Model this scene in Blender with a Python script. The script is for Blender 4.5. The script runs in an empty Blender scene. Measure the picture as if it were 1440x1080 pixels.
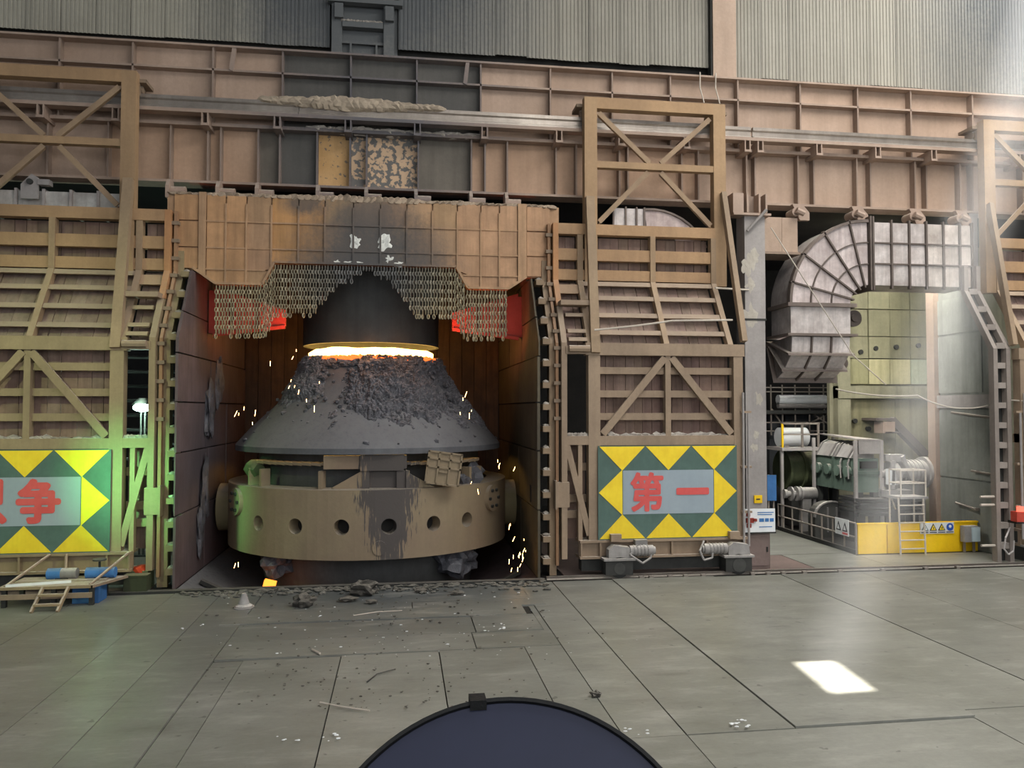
import bpy, bmesh, math, random
from mathutils import Vector, Matrix, noise as mnoise
rnd = random.Random(7)
R = math.radians
S = bpy.context.scene
COL = S.collection

# ------------------------------------------------------------------ camera, world, lights, exposure
H = 4.7
cam = bpy.data.cameras.new('camera'); cam.sensor_width = 36; cam.lens = 27.5; cam.clip_start = .05; cam.clip_end = 300
cam_o = bpy.data.objects.new('camera', cam); COL.objects.link(cam_o)
cam_o.location = (0, 0, H); cam_o.rotation_euler = (R(90 + 1.87), 0, R(-8.1))
S.camera = cam_o
S.view_settings.view_transform = 'Standard'; S.view_settings.look = 'None'
S.view_settings.gamma = 1; S.view_settings.use_curve_mapping = False
S.view_settings.exposure = 0.42
try: S.display_settings.display_device = 'sRGB'
except Exception: pass

w = bpy.data.worlds.new('world'); S.world = w; w.use_nodes = True
bg = w.node_tree.nodes['Background']; bg.inputs[0].default_value = (.78, .86, .95, 1); bg.inputs[1].default_value = .45

SUN = Vector((.33, -.05, 1)).normalized()
def light(name, kind, loc, energy, col, target=None, **kw):
    l = bpy.data.lights.new(name, kind); l.energy = energy; l.color = col
    for k, v in kw.items(): setattr(l, k, v)
    o = bpy.data.objects.new(name, l); COL.objects.link(o); o.location = loc
    if target is not None:
        o.rotation_euler = (Vector(target) - Vector(loc)).to_track_quat('-Z', 'Y').to_euler()
    return o
light('sun', 'SUN', (0, 0, 40), 70, (1, .97, .92), target=Vector((0, 0, 40)) - SUN, angle=R(.5))
# roof light strip of the hall and an added frontal fill behind the camera
light('roof_skylight', 'AREA', (17, 13.5, 23.2), 6400, (1, .97, .92), target=(14, 15.8, 0), shape='RECTANGLE', size=34, size_y=8)
light('front_fill', 'AREA', (13, -9, 13), 2500, (.98, .99, 1), target=(8, 24, 7), shape='RECTANGLE', size=40, size_y=14)
# greenish mercury floodlight left of the hall, plus an added unseen green spot
light('mercury_flood', 'SPOT', (-13, 8, 15), 3900, (.80, 1, .50), target=(-9.3, 22, 4.2), spot_size=R(44), spot_blend=1, shadow_soft_size=.4)
light('green_fill_low', 'SPOT', (-9.6, 14.5, 5.4), 5200, (.22, 1, .34), target=(-6.75, 22, 2.7), spot_size=R(25), spot_blend=1, shadow_soft_size=.7)
# glow of the converter mouth
for gx in (-2.1, -.95, .2): light('mouth_glow', 'POINT', (gx, 23.72, 6.5), 9, (1, .38, .12), shadow_soft_size=.2)
light('mouth_glow_back', 'POINT', (-.95, 28.9, 6.4), 50, (1, .34, .1), shadow_soft_size=.5)
light('fire_fill_left', 'SPOT', (-3.0, 23.75, 6.9), 120, (1, .15, .07), target=(-4.2, 24.65, 7.7), spot_size=R(95), spot_blend=.6, shadow_soft_size=.2)  # added red spot standing in for firelight on the left plate
light('fire_fill_right', 'SPOT', (1.2, 23.75, 6.9), 150, (1, .15, .07), target=(2.6, 24.65, 7.7), spot_size=R(105), spot_blend=.6, shadow_soft_size=.2)  # same added firelight spot for the right plate
light('bay_fill_low', 'AREA', (13.0, 24.6, 7.2), 620, (1, .98, .92), target=(16.3, 26.8, 2.4), shape='RECTANGLE', size=1.6, size_y=1.0)  # added unseen fill that brightens the gearbox
light('bay_fill', 'AREA', (18.2, 25.0, 10.6), 420, (1, .98, .88), target=(18.8, 29.5, 4.5), shape='RECTANGLE', size=3, size_y=1.5)  # added unseen fill that brightens the panelled rear wall

# ------------------------------------------------------------------ pixel helper (real planes of the place)
FW = Vector((math.sin(R(8.1)) * math.cos(R(1.87)), math.cos(R(8.1)) * math.cos(R(1.87)), math.sin(R(1.87))))
RT = Vector((math.cos(R(8.1)), -math.sin(R(8.1)), 0)); UP = RT.cross(FW)
def ray(x, y): return FW + RT * ((x - 720) / 1100) - UP * ((y - 540) / 1100)
def at(x, y, Y):
    d = ray(x, y); p = Vector((0, 0, H)) + d * (Y / d.y); return p
def PX(x, Y, y=400): return at(x, y, Y).x
def PZ(x, y, Y): return at(x, y, Y).z
def ground(x, y, z=0):
    d = ray(x, y); return Vector((0, 0, H)) + d * ((z - H) / d.z)

# ------------------------------------------------------------------ materials
def lin(h):
    h = h.lstrip('#'); c = [int(h[i:i + 2], 16) / 255 for i in (0, 2, 4)]
    return tuple((v / 12.92 if v <= .04045 else ((v + .055) / 1.055) ** 2.4) for v in c) + (1,)
def steel(name, c1, c2, scale=1.2, streak=.5, dust=None, dust_amt=.7, soot=(), soot_col='#3b3d3d', rough=.7, metal=0., bump=.15, stain=None, spec=.3, fine=.35):
    m = bpy.data.materials.new(name); m.use_nodes = True
    nt = m.node_tree; N = nt.nodes; L = nt.links
    b = N['Principled BSDF']; b.inputs['Roughness'].default_value = rough; b.inputs['Metallic'].default_value = metal
    b.inputs['Specular IOR Level'].default_value = spec
    g = N.new('ShaderNodeNewGeometry')
    def mapping(s):
        q = N.new('ShaderNodeMapping'); q.inputs['Scale'].default_value = s; L.new(g.outputs['Position'], q.inputs['Vector']); return q.outputs[0]
    def nz(s, detail=5, sc=1., rough=.6):
        q = N.new('ShaderNodeTexNoise'); q.inputs['Scale'].default_value = sc; q.inputs['Detail'].default_value = detail
        q.inputs['Roughness'].default_value = rough; L.new(mapping(s), q.inputs['Vector']); return q.outputs[0]
    def mr(v, a, bb, c=0., d=1.):
        q = N.new('ShaderNodeMapRange'); q.inputs[1].default_value = a; q.inputs[2].default_value = bb; q.inputs[3].default_value = c; q.inputs[4].default_value = d
        L.new(v, q.inputs[0]); return q.outputs[0]
    def mix(f, a, bcol, mode='MIX'):
        q = N.new('ShaderNodeMix'); q.data_type = 'RGBA'; q.blend_type = mode
        for s, v in ((0, f), (6, a), (7, bcol)):
            if hasattr(v, 'is_output'): L.new(v, q.inputs[s])
            else: q.inputs[s].default_value = v
        return q.outputs[2]
    def math_(op, a, bb):
        q = N.new('ShaderNodeMath'); q.operation = op
        for i, v in enumerate((a, bb)):
            if hasattr(v, 'is_output'): L.new(v, q.inputs[i])
            else: q.inputs[i].default_value = v
        return q.outputs[0]
    n1 = nz((scale, scale, scale))
    col = mix(mr(n1, .36, .66), lin(c1), lin(c2))
    if streak:
        n2 = nz((scale * 5, scale * 5, scale * .35), 4)
        col = mix(mr(n2, .45, .75, 0, streak), col, tuple(v * .55 for v in lin(c2)[:3]) + (1,))
    n3 = nz((9, 9, 9), 6, 1., .7)
    col = mix(mr(n3, .3, .75, 0, fine), col, tuple(v * .5 for v in lin(c1)[:3]) + (1,))
    oi = N.new('ShaderNodeObjectInfo')
    col = mix(1., col, oi.outputs['Color'], 'MULTIPLY')
    for (cx, cy, cz, rx, ry, rz, st) in soot:
        s1 = N.new('ShaderNodeVectorMath'); s1.operation = 'SUBTRACT'; L.new(g.outputs['Position'], s1.inputs[0]); s1.inputs[1].default_value = (cx, cy, cz)
        s2 = N.new('ShaderNodeVectorMath'); s2.operation = 'DIVIDE'; L.new(s1.outputs[0], s2.inputs[0]); s2.inputs[1].default_value = (rx, ry, rz)
        s3 = N.new('ShaderNodeVectorMath'); s3.operation = 'LENGTH'; L.new(s2.outputs[0], s3.inputs[0])
        ln = math_('ADD', s3.outputs['Value'], mr(n1, 0, 1, -.35, .35)); ln = math_('ADD', ln, mr(n3, 0, 1, -.35, .35))
        col = mix(mr(ln, .35, 1.15, st, 0), col, lin(soot_col))
    if stain:
        col = stain(N, L, g, col, mix, mr, math_, n1, n3)
    if dust:
        sx = N.new('ShaderNodeSeparateXYZ'); L.new(g.outputs['Normal'], sx.inputs[0])
        f = mr(sx.outputs['Z'], .45, .85, 0, dust_amt)
        col = mix(math_('MULTIPLY', f, mr(n3, .25, .5)), col, lin(dust))
    L.new(col, b.inputs['Base Color'])
    if bump:
        q = N.new('ShaderNodeBump'); q.inputs['Strength'].default_value = bump; q.inputs['Distance'].default_value = .05
        L.new(n3, q.inputs['Height']); L.new(q.outputs[0], b.inputs['Normal'])
    return m
def emit(name, col, st):
    m = bpy.data.materials.new(name); m.use_nodes = True; b = m.node_tree.nodes['Principled BSDF']
    b.inputs['Base Color'].default_value = (.02, .02, .02, 1); b.inputs['Emission Color'].default_value = lin(col); b.inputs['Emission Strength'].default_value = st
    return m

DUST = '#c0b4a6'
SOOTG = [(-1.0, 24, 14.2, 5.2, 3, 2.5, .95), (-2.0, 24, 12.2, 2.6, 3, 1.6, .55)]
M = {}
M['girder'] = steel('girder_steel', '#ac9686', '#9a8576', .5, .35, DUST, .8, soot=[(-.7, 24, 13.6, 4.6, 3, 4.2, .9)], soot_col='#55555a')
M['web'] = steel('web_plate_steel', '#b29b89', '#a38c79', .5, .35, DUST, .8)
M['sootweb'] = steel('sooty_web_steel', '#5d5b57', '#4e4d4a', .6, .4, DUST, .6)
def flake(N, L, g, col, mix, mr, math_, n1, n3):
    q = N.new('ShaderNodeTexNoise'); q.inputs['Scale'].default_value = 6.5; q.inputs['Detail'].default_value = 7; L.new(g.outputs['Position'], q.inputs['Vector'])
    return mix(mr(math_('ADD', q.outputs[0], mr(n1, .35, .65, -.1, .1)), .53, .58), col, lin('#bfa284'))
M['flakeweb'] = steel('flaked_web_steel', '#757370', '#656360', .7, .3, DUST, .6, stain=flake)
def chip(N, L, g, col, mix, mr, math_, n1, n3):
    q = N.new('ShaderNodeTexNoise'); q.inputs['Scale'].default_value = 8; q.inputs['Detail'].default_value = 7; L.new(g.outputs['Position'], q.inputs['Vector'])
    return mix(mr(q.outputs[0], .60, .63), col, lin('#77695c'))
M['chipweb'] = steel('chipped_orange_web', '#cda878', '#b8925f', .7, .3, DUST, .6, stain=chip)
M['cladding'] = steel('cladding_sheet', '#99958a', '#8d897e', .35, .5, None, soot=[(-1.2, 24.7, 18, 5.6, 3, 5.5, .95), (23.0, 24.7, 18.6, 6.0, 3, 5.0, .95), (-8.2, 24.7, 19.8, 1.4, 2, 1.2, .5)], soot_col='#55585a', bump=.05, fine=.25)
M['door'] = steel('door_steel', '#a08b74', '#8c7966', .6, .35, DUST, .85, soot=[])
M['plank'] = steel('door_plank', '#8f786b', '#775f53', 1.2, .7, DUST, .7)
M['hood'] = steel('hood_plate', '#bb9673', '#a28264', 1.3, .55, DUST, .7, soot=[(-1.1, 23.2, 9.3, 2.3, 3, 1.4, .8), (-.9, 23.2, 10.3, 1.6, 3, 1.3, .7), (-1.0, 23.2, 8.9, 2.8, 3, .6, .7), (.6, 23.2, 9.5, 1.2, 3, .9, .45), (-2.8, 23.2, 10.7, .8, 3, .4, .8)], soot_col='#4a4b4c')
M['vessel'] = steel('vessel_steel', '#66676a', '#56565a', .9, .35, '#7d7c7c', .7)
def ring_stain(N, L, g, col, mix, mr, math_, n1, n3):
    sx = N.new('ShaderNodeSeparateXYZ'); L.new(g.outputs['Position'], sx.inputs[0])
    q = N.new('ShaderNodeTexNoise'); mp = N.new('ShaderNodeMapping'); mp.inputs['Scale'].default_value = (5, 1, .5)
    L.new(g.outputs['Position'], mp.inputs[0]); L.new(mp.outputs[0], q.inputs['Vector']); q.inputs['Detail'].default_value = 6
    dx = math_('ABSOLUTE', math_('SUBTRACT', sx.outputs['X'], -.3), 0)
    edge = math_('ADD', dx, mr(q.outputs[0], .3, .7, -.32, .32))
    wid = mr(sx.outputs['Z'], .7, 2.3, .3, .78)
    f = mr(math_('SUBTRACT', edge, wid), -.06, .06, 1, 0)
    front = mr(sx.outputs['Y'], 23.5, 23.7, 1, 0)
    return mix(math_('MULTIPLY', math_('MULTIPLY', f, front), .95), col, lin('#4c4745'))
M['ring'] = steel('trunnion_ring_steel', '#8f8066', '#83705e', .5, .2, '#a0978b', .8, stain=ring_stain, fine=.2)
M['slag'] = steel('slag_crust', '#55555b', '#343437', 3.5, 0, '#8a8a8e', .5, rough=.45, bump=.8, spec=.5)
M['liner'] = steel('liner_plate', '#66585a', '#544847', 1.0, .5, None, soot=[(-5.8, 24.5, 3, 1, 2.2, 2.6, .5)], soot_col='#3d3e46')
M['liner_r'] = steel('liner_plate_right', '#5e5645', '#4b4439', 1.0, .6, None)
M['dark'] = steel('dark_steel', '#3a3a37', '#2c2c2a', 1, .2, '#77736c', .6)
M['skirt'] = steel('skirt_steel', '#3f4140', '#323434', 1, .4)
M['black'] = steel('blackened_wall', '#2c2926', '#211f1d', 1, .2)
M['rustwall'] = steel('rusted_inner_wall', '#5c4433', '#43342a', 1.2, .7)
M['redplate'] = steel('firelight_red_plate', '#a04c40', '#823c32', 1, .3)  # red of reflected firelight put into the plate colour
M['chain'] = steel('chain_steel', '#b0a588', '#948a70', 2, 0, None, soot=[(-.9, 23.3, 8.6, 2.4, 3, 1.2, .85)], soot_col='#66696c', rough=.5, metal=.2)
M['rail'] = steel('rail_steel', '#a39a90', '#857c74', 1, .3, '#d0c8bd', .6, rough=.35, metal=.5, bump=.05)
def scuff(N, L, g, col, mix, mr, math_, n1, n3):
    q = N.new('ShaderNodeTexNoise'); mp = N.new('ShaderNodeMapping'); mp.inputs['Scale'].default_value = (.5, 1.6, 1); mp.inputs['Rotation'].default_value = (0, 0, .2)
    L.new(g.outputs['Position'], mp.inputs[0]); L.new(mp.outputs[0], q.inputs['Vector']); q.inputs['Scale'].default_value = 1.3; q.inputs['Detail'].default_value = 9; q.inputs['Roughness'].default_value = .7
    col = mix(mr(q.outputs[0], .52, .72, 0, .55), col, lin('#a8a69e')); col = mix(mr(q.outputs[0], .46, .3, 0, .6), col, lin('#5e5d57'))
    v = N.new('ShaderNodeTexNoise'); v.inputs['Scale'].default_value = 4.2; v.inputs['Detail'].default_value = 2; L.new(g.outputs['Position'], v.inputs['Vector'])
    return mix(mr(v.outputs[0], .70, .74, 0, .6), col, lin('#3c3b38'))
M['floor'] = steel('floor_plate', '#8a8a82', '#78786f', .35, 0, None, soot=[(-.3, 20.5, 0, 5.2, 1.7, 1, .8), (-.6, 18.2, 0, 4.3, 2.6, 1, .5)], soot_col='#4a5054', rough=.4, bump=.08, spec=.5, fine=.3, stain=scuff)
M['slab'] = steel('floor_slab', '#33322f', '#262523', 1, 0)
M['brownfloor'] = steel('brown_floor_plate', '#7d6c66', '#6d5f59', .8, 0)
M['duct'] = steel('duct_plate', '#d6cdc8', '#aa9e98', 1.8, .55, '#d0c8c0', .7, rough=.5, metal=.1, fine=.6)
M['ductrib'] = steel('duct_rib', '#6a5f58', '#5a504a', 1, .2, '#b0a79d', .7)
M['greycol'] = steel('grey_box_steel', '#a39d99', '#918b87', .8, .3, '#b5afaa', .6)
M['concrete'] = steel('concrete_panel', '#918d76', '#7b7863', .7, .6)
M['concretegrey'] = steel('grey_panel', '#8b8d86', '#777972', .7, .6)
M['machine'] = steel('machine_green', '#66786c', '#56665b', 1, .3, '#aaa59b', .9)
M['machinegrey'] = steel('machine_grey', '#a09c98', '#86827e', 1.5, .3, '#c5c0b8', .8)
M['olive'] = steel('olive_steel', '#596043', '#484e38', 1, .3, '#9b957c', .6)
M['yellow'] = steel('yellow_paint', '#f8cd1c', '#eabb14', .8, .1, None, fine=.2, rough=.55)
M['signyellow'] = steel('sign_yellow_paint', '#f7d934', '#ecc92c', 2, .12, None, fine=.12, rough=.6, bump=.03)
M['signgreen'] = steel('sign_green_paint', '#566e66', '#4d635b', 1.5, .15, None, fine=.25, rough=.6, bump=.03)
M['signgrey'] = steel('sign_grey_paint', '#9aa6ad', '#93a0a8', .8, .1, None, fine=.1, rough=.6, bump=.03)
M['signred'] = steel('sign_red_paint', '#d8605c', '#cf5450', 2, .1, None, fine=.15, rough=.6, bump=.03)
M['bluepaint'] = steel('blue_paint', '#3f6ea6', '#35618f', 2, .2, '#8a9aa0', .5)
M['drum'] = steel('dark_blue_paint', '#20243a', '#1b1f33', 1.2, 0, None, rough=.45, bump=.02, fine=.25)
M['rubber'] = steel('black_rubber', '#141414', '#0e0e0e', 2, 0, None, rough=.6)
M['white'] = steel('white_enamel', '#e4e6e6', '#d8dada', 1, .1, None, fine=.08)
M['ink'] = steel('dark_ink', '#2b2b2e', '#242428', 1, 0, None, fine=0, bump=0)
M['signblue'] = steel('sign_blue_paint', '#2f56b0', '#2a4ea0', 1, 0, None, fine=0, bump=0)
M['palewire'] = steel('pale_wire', '#c9bfb2', '#b5aa9c', 1, 0, None)
M['red'] = steel('red_paint', '#c8503f', '#b84436', 1, 0, None)
M['dustpile'] = steel('fallen_dust', '#b3aba0', '#99928a', 3, 0, None, rough=.9, bump=.5)
M['rock'] = steel('slag_rock', '#55514a', '#3c3935', 4, 0, '#8a857b', .5, bump=.6)
M['pipe'] = steel('pipe_steel', '#8d847a', '#776e66', 1, .2, '#b8b0a6', .7)
M['molten'] = emit('molten_metal', '#ffc766', 9)
M['ember'] = emit('glowing_slag', '#ff6a28', 1.6)
M['spark'] = emit('spark', '#ffc070', 14)
M['lampglass'] = emit('lamp_glass', '#bfffe8', 25)
M['redlamp'] = emit('red_lamp', '#ff5a46', 2.0)
M['orangeglow'] = emit('hot_metal', '#ff8a2c', 2.2)

# ------------------------------------------------------------------ mesh helpers
class MB:
    def __init__(self, T=None, flip=False):
        self.v = []; self.f = []; self.T = T; self.flip = flip
    def add(self, vs, fs):
        b = len(self.v)
        for p in vs:
            p = tuple(p)
            self.v.append(self.T(p) if self.T else p)
        for f in fs:
            f = [b + i for i in f]
            self.f.append(f[::-1] if self.flip else f)
        return self
    def box(self, x0, x1, y0, y1, z0, z1):
        return self.add([(x0, y0, z0), (x1, y0, z0), (x1, y1, z0), (x0, y1, z0), (x0, y0, z1), (x1, y0, z1), (x1, y1, z1), (x0, y1, z1)],
                        [(3, 2, 1, 0), (4, 5, 6, 7), (0, 1, 5, 4), (1, 2, 6, 5), (2, 3, 7, 6), (3, 0, 4, 7)])
    def hexa(self, a, b):  # two quads (lists of 4 points), a is seen anticlockwise from outside
        return self.add(list(a) + list(b), [(0, 1, 2, 3), (7, 6, 5, 4), (0, 4, 5, 1), (1, 5, 6, 2), (2, 6, 7, 3), (3, 7, 4, 0)])
    def beam(self, p0, p1, w, d, side=(0, 1, 0)):  # w in the plane across side, d along side
        p0 = Vector(p0); p1 = Vector(p1); t = (p1 - p0).normalized(); s = Vector(side)
        u = t.cross(s).normalized(); s = u.cross(t).normalized()
        q = lambda p: [p - u * w / 2 - s * d / 2, p + u * w / 2 - s * d / 2, p + u * w / 2 + s * d / 2, p - u * w / 2 + s * d / 2]
        return self.hexa(q(p0)[::-1], q(p1)[::-1])
    def cyl(self, p0, p1, r0, r1=None, n=12, caps=True):
        r1 = r0 if r1 is None else r1
        p0 = Vector(p0); p1 = Vector(p1); t = (p1 - p0).normalized()
        u = t.orthogonal().normalized(); s = t.cross(u)
        vs = [p + (u * math.cos(a) + s * math.sin(a)) * r for p, r in ((p0, r0), (p1, r1)) for a in [2 * math.pi * i / n for i in range(n)]]
        fs = [(i, (i + 1) % n, n + (i + 1) % n, n + i) for i in range(n)]
        if caps: fs += [tuple(range(n))[::-1], tuple(range(n, 2 * n))]
        return self.add(vs, fs)
    def tube(self, pts, r, n=6):
        for a, b in zip(pts, pts[1:]): self.cyl(a, b, r, n=n)
        return self
    def prism_xz(self, pts, y0, y1):  # pts anticlockwise in X,Z seen from -Y
        n = len(pts)
        vs = [(x, y0, z) for x, z in pts] + [(x, y1, z) for x, z in pts]
        fs = [tuple(range(n)), tuple(range(n, 2 * n))[::-1]] + [(i, n + i, n + (i + 1) % n, (i + 1) % n) for i in range(n)]
        return self.add(vs, fs)
    def prism_yz(self, pts, x0, x1):
        n = len(pts)
        vs = [(x0, y, z) for y, z in pts] + [(x1, y, z) for y, z in pts]
        fs = [tuple(range(n)), tuple(range(n, 2 * n))[::-1]] + [(i, n + i, n + (i + 1) % n, (i + 1) % n) for i in range(n)]
        return self.add(vs, fs)
    def lathe(self, prof, c, n=48, closed=False):
        vs = []; k = len(prof)
        for i in range(n):
            a = 2 * math.pi * i / n
            for r, z in prof: vs.append((c[0] + r * math.sin(a), c[1] - r * math.cos(a), z))
        fs = []
        for i in range(n):
            j = (i + 1) % n
            for q in range(k if closed else k - 1):
                q2 = (q + 1) % k
                fs.append((i * k + q, j * k + q, j * k + q2, i * k + q2))
        return self.add(vs, fs)
    def lump(self, c, r, seed=0, sub=2, rough=.35, sq=(1, 1, 1)):
        bm = bmesh.new(); bmesh.ops.create_icosphere(bm, subdivisions=sub, radius=1)
        vs = []
        for v in bm.verts:
            k = 1 + rough * mnoise.noise(v.co * 1.7 + Vector((seed * 3.1, seed, -seed)))
            vs.append((c[0] + v.co.x * r * k * sq[0], c[1] + v.co.y * r * k * sq[1], c[2] + v.co.z * r * k * sq[2]))
        bm.verts.index_update()
        fs = [tuple(v.index for v in f.verts) for f in bm.faces]; bm.free()
        return self.add(vs, fs)
    def build(self, name, mat, parent=None, smooth=False, tint=None, **props):
        me = bpy.data.meshes.new(name); me.from_pydata(self.v, [], self.f); me.materials.append(M[mat] if isinstance(mat, str) else mat)
        bm = bmesh.new(); bm.from_mesh(me); bmesh.ops.recalc_face_normals(bm, faces=bm.faces); bm.to_mesh(me); bm.free()
        if smooth:
            me.polygons.foreach_set('use_smooth', [True] * len(me.polygons)); me.set_sharp_from_angle(angle=R(38))
        o = bpy.data.objects.new(name, me); COL.objects.link(o)
        put(o, parent)
        if tint is not None: o.color = (tint, tint, tint, 1) if not isinstance(tint, (tuple, list)) else tuple(tint) + (1,)
        for k, v in props.items(): o[k] = v
        return o
def put(o, parent):
    if parent is not None:
        o.parent = parent
        L = Vector((0, 0, 0)); p = parent
        while p is not None: L += p.location; p = p.parent
        o.location = -L if parent.type == 'EMPTY' else (0, 0, 0)
def thing(name, label, cat, loc=(0, 0, 0), group=None):
    o = bpy.data.objects.new(name, None); COL.objects.link(o); o.location = loc; o.empty_display_size = .2
    o['label'] = label; o['category'] = cat; o['kind'] = 'thing'
    if group: o['group'] = group
    return o
def tag(o, label, cat, group=None, kind=None):
    o['label'] = label; o['category'] = cat
    if group: o['group'] = group
    if kind: o['kind'] = kind
    return o
def jit(a=.08, base=1.): return base * (1 + rnd.uniform(-a, a))
def text_mb(ch, cx, cz, w, h, y, depth=.012, bold=.0, T=None):
    c = bpy.data.curves.new('glyph', 'FONT'); c.body = ch; c.resolution_u = 3
    o = bpy.data.objects.new('glyph', c); COL.objects.link(o); bpy.context.view_layer.update()
    me = bpy.data.meshes.new_from_object(o.evaluated_get(bpy.context.evaluated_depsgraph_get()))
    xs = [v.co.x for v in me.vertices]; ys = [v.co.y for v in me.vertices]
    w -= 2 * bold; h -= 2 * bold
    sx = w / max(1e-6, max(xs) - min(xs)); sz = h / max(1e-6, max(ys) - min(ys)); mx = (max(xs) + min(xs)) / 2; my = (max(ys) + min(ys)) / 2
    mb = MB()
    for q in range(9):  # broad brush: the glyph stamped around a small circle
        dx, dz = (0, 0) if q == 8 else (bold * math.cos(q * math.pi / 4), bold * math.sin(q * math.pi / 4))
        mb.add([(cx + dx + (v.co.x - mx) * sx, y - depth - q * .0004, cz + dz + (v.co.y - my) * sz) for v in me.vertices], [tuple(f.vertices) for f in me.polygons])
    bpy.data.meshes.remove(me); bpy.data.objects.remove(o); bpy.data.curves.remove(c)
    return mb

# ================================================================== SETTING
# floor: dark slab with steel plates laid on it
fl = MB().box(-40, 45, -25, 21.45, -.5, -.035)
fl.box(-40, -6.4, 21.45, 40, -.5, -.035).box(4.5, 45, 21.45, 40, -.5, -.035)
floor = fl.build('floor', 'slab', kind='structure')
def fplate(x0, x1, y0, y1, mat='floor', dz=None, g=.011):
    dz = rnd.uniform(-.008, .006) if dz is None else dz * .6
    t = jit(.1)
    MB().box(x0 + g, x1 - g, y0 + g, y1 - g, -.035, dz).build('floor_plate', mat, floor, tint=(t, t, t * .99))
for x0, x1 in ((-30, -20), (-20, -12.5), (-12.5, -7.9), (-7.9, -5.7), (-5.7, -4.5)):
    ys = [2, 9.5, 21.2] if x0 < -12 else ([2, 8, 21.2] if x0 < -6 else [2, 7.5, 21.2])
    for a, b in zip(ys, ys[1:]): fplate(x0, x1, a, b)
fplate(-4.5, -3.45, 9, 21.2); fplate(-4.5, -3.45, 2, 9)
fplate(-3.45, -2.9, 2, 15.1, dz=-.025); fplate(-3.45, -2.9, 15.1, 15.4, dz=-.03)
for x0, x1, y0, y1, dz in ((-2.9, -1.1, 9.3, 15.35, .01), (-1.1, .76, 9.3, 15.42, .005), (.76, 2.45, 9.3, 15.45, .01), (2.45, 3.2, 9.3, 15.5, .0),
                           (-2.9, .3, 2, 9.3, 0), (.3, 3.2, 2, 9.3, 0),
                           (-3.45, 1.5, 15.45, 16.6, .015), (1.5, 3.2, 15.5, 16.6, .005), (-3.45, 1.6, 16.6, 17.85, .01), (1.6, 3.05, 16.6, 17.9, .02),
                           (-3.9, 2.9, 17.9, 18.75, .03), (-3.45, .3, 18.75, 19.45, .0), (.3, 3.5, 18.75, 19.4, .012), (-3.45, 3.5, 19.45, 21.2, -.01), (3.05, 3.2, 16.6, 18.7, -.02)):
    fplate(x0, x1, y0, y1, dz=dz)
fplate(3.2, 4.12, 11, 21.2); fplate(3.2, 4.12, 2, 11)
fplate(4.12, 5.8, 11, 21.2); fplate(5.8, 8.75, 11.02, 21.2, dz=.03); fplate(4.12, 8.7, 2, 11, dz=-.01)
fplate(8.75, 10.75, 11.3, 21.2); fplate(8.7, 10.75, 2, 11.3); fplate(10.75, 13.2, 2, 21.2); fplate(13.2, 17, 9, 21.2); fplate(17, 24, 9, 21.2); fplate(24, 40, 6, 21.2)
for x0, x1, y0, y1, mt in ((10.3, 12.2, 21.55, 24, 'brownfloor'), (12.2, 14.6, 21.55, 24, 'floor'), (14.6, 19.2, 21.55, 23.6, 'floor'), (10.3, 14.6, 24, 29, 'floor'), (14.6, 19, 23.6, 30, 'slab'), (4.6, 10.3, 21.55, 29, 'brownfloor'), (-14, -6.5, 21.55, 29, 'brownfloor')):
    fplate(x0, x1, y0, y1, mt)
# pit under the converter
pit = MB().box(-6.4, 4.5, 21.3, 31, -4.6, -4.4)
pit.prism_yz([(21.45, -.5), (21.62, -.5), (21.62, -4.5), (21.45, -4.5)], -6.4, 4.5)
for xa, xb in ((-6.6, -6.4), (4.5, 4.7)): pit.box(xa, xb, 21.3, 31, -4.6, -.03)
pit.box(-6.6, 4.7, 30.8, 31, -4.6, -.03); pit.box(-6.4, -5.87, 21.5, 31, -.5, -.03); pit.box(3.87, 4.5, 21.5, 31, -.5, -.03)
pit.build('wall_pit', 'black', kind='structure')
s = thing('chute_plate', 'dark sloped chute plate along the foot of the left pit wall', 'chute plate', (-5.6, 25, 0))
MB().hexa([(-5.82, 21.7, -.03), (-5.82, 30, -.03), (-4.4, 30, -.85), (-3.6, 21.7, -1.0)], [(-5.85, 21.7, -.1), (-5.85, 30, -.1), (-4.5, 30, -.95), (-3.7, 21.7, -1.1)]).build('sheet', 'vessel', s)
MB().beam((-5.5, 23, -.08), (-4.2, 23, -.72), .1, .2).build('rib', 'dark', s)
s = thing('chute_plate', 'dark sloped chute plate along the foot of the right pit wall', 'chute plate', (3.6, 25, 0))
MB().hexa([(3.82, 21.95, -.03), (1.7, 21.95, -1.0), (2.5, 30, -.85), (3.82, 30, -.03)], [(3.85, 21.95, -.1), (1.8, 21.95, -1.1), (2.6, 30, -.95), (3.85, 30, -.1)]).build('sheet', 'liner', s)
MB().beam((3.5, 23, -.08), (2.3, 23, -.72), .1, .2).build('rib', 'dark', s)
# trims
MB().box(-9, 3.95, 21.24, 21.46, -.3, .05).build('trim_1', 'dark', kind='structure')
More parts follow.
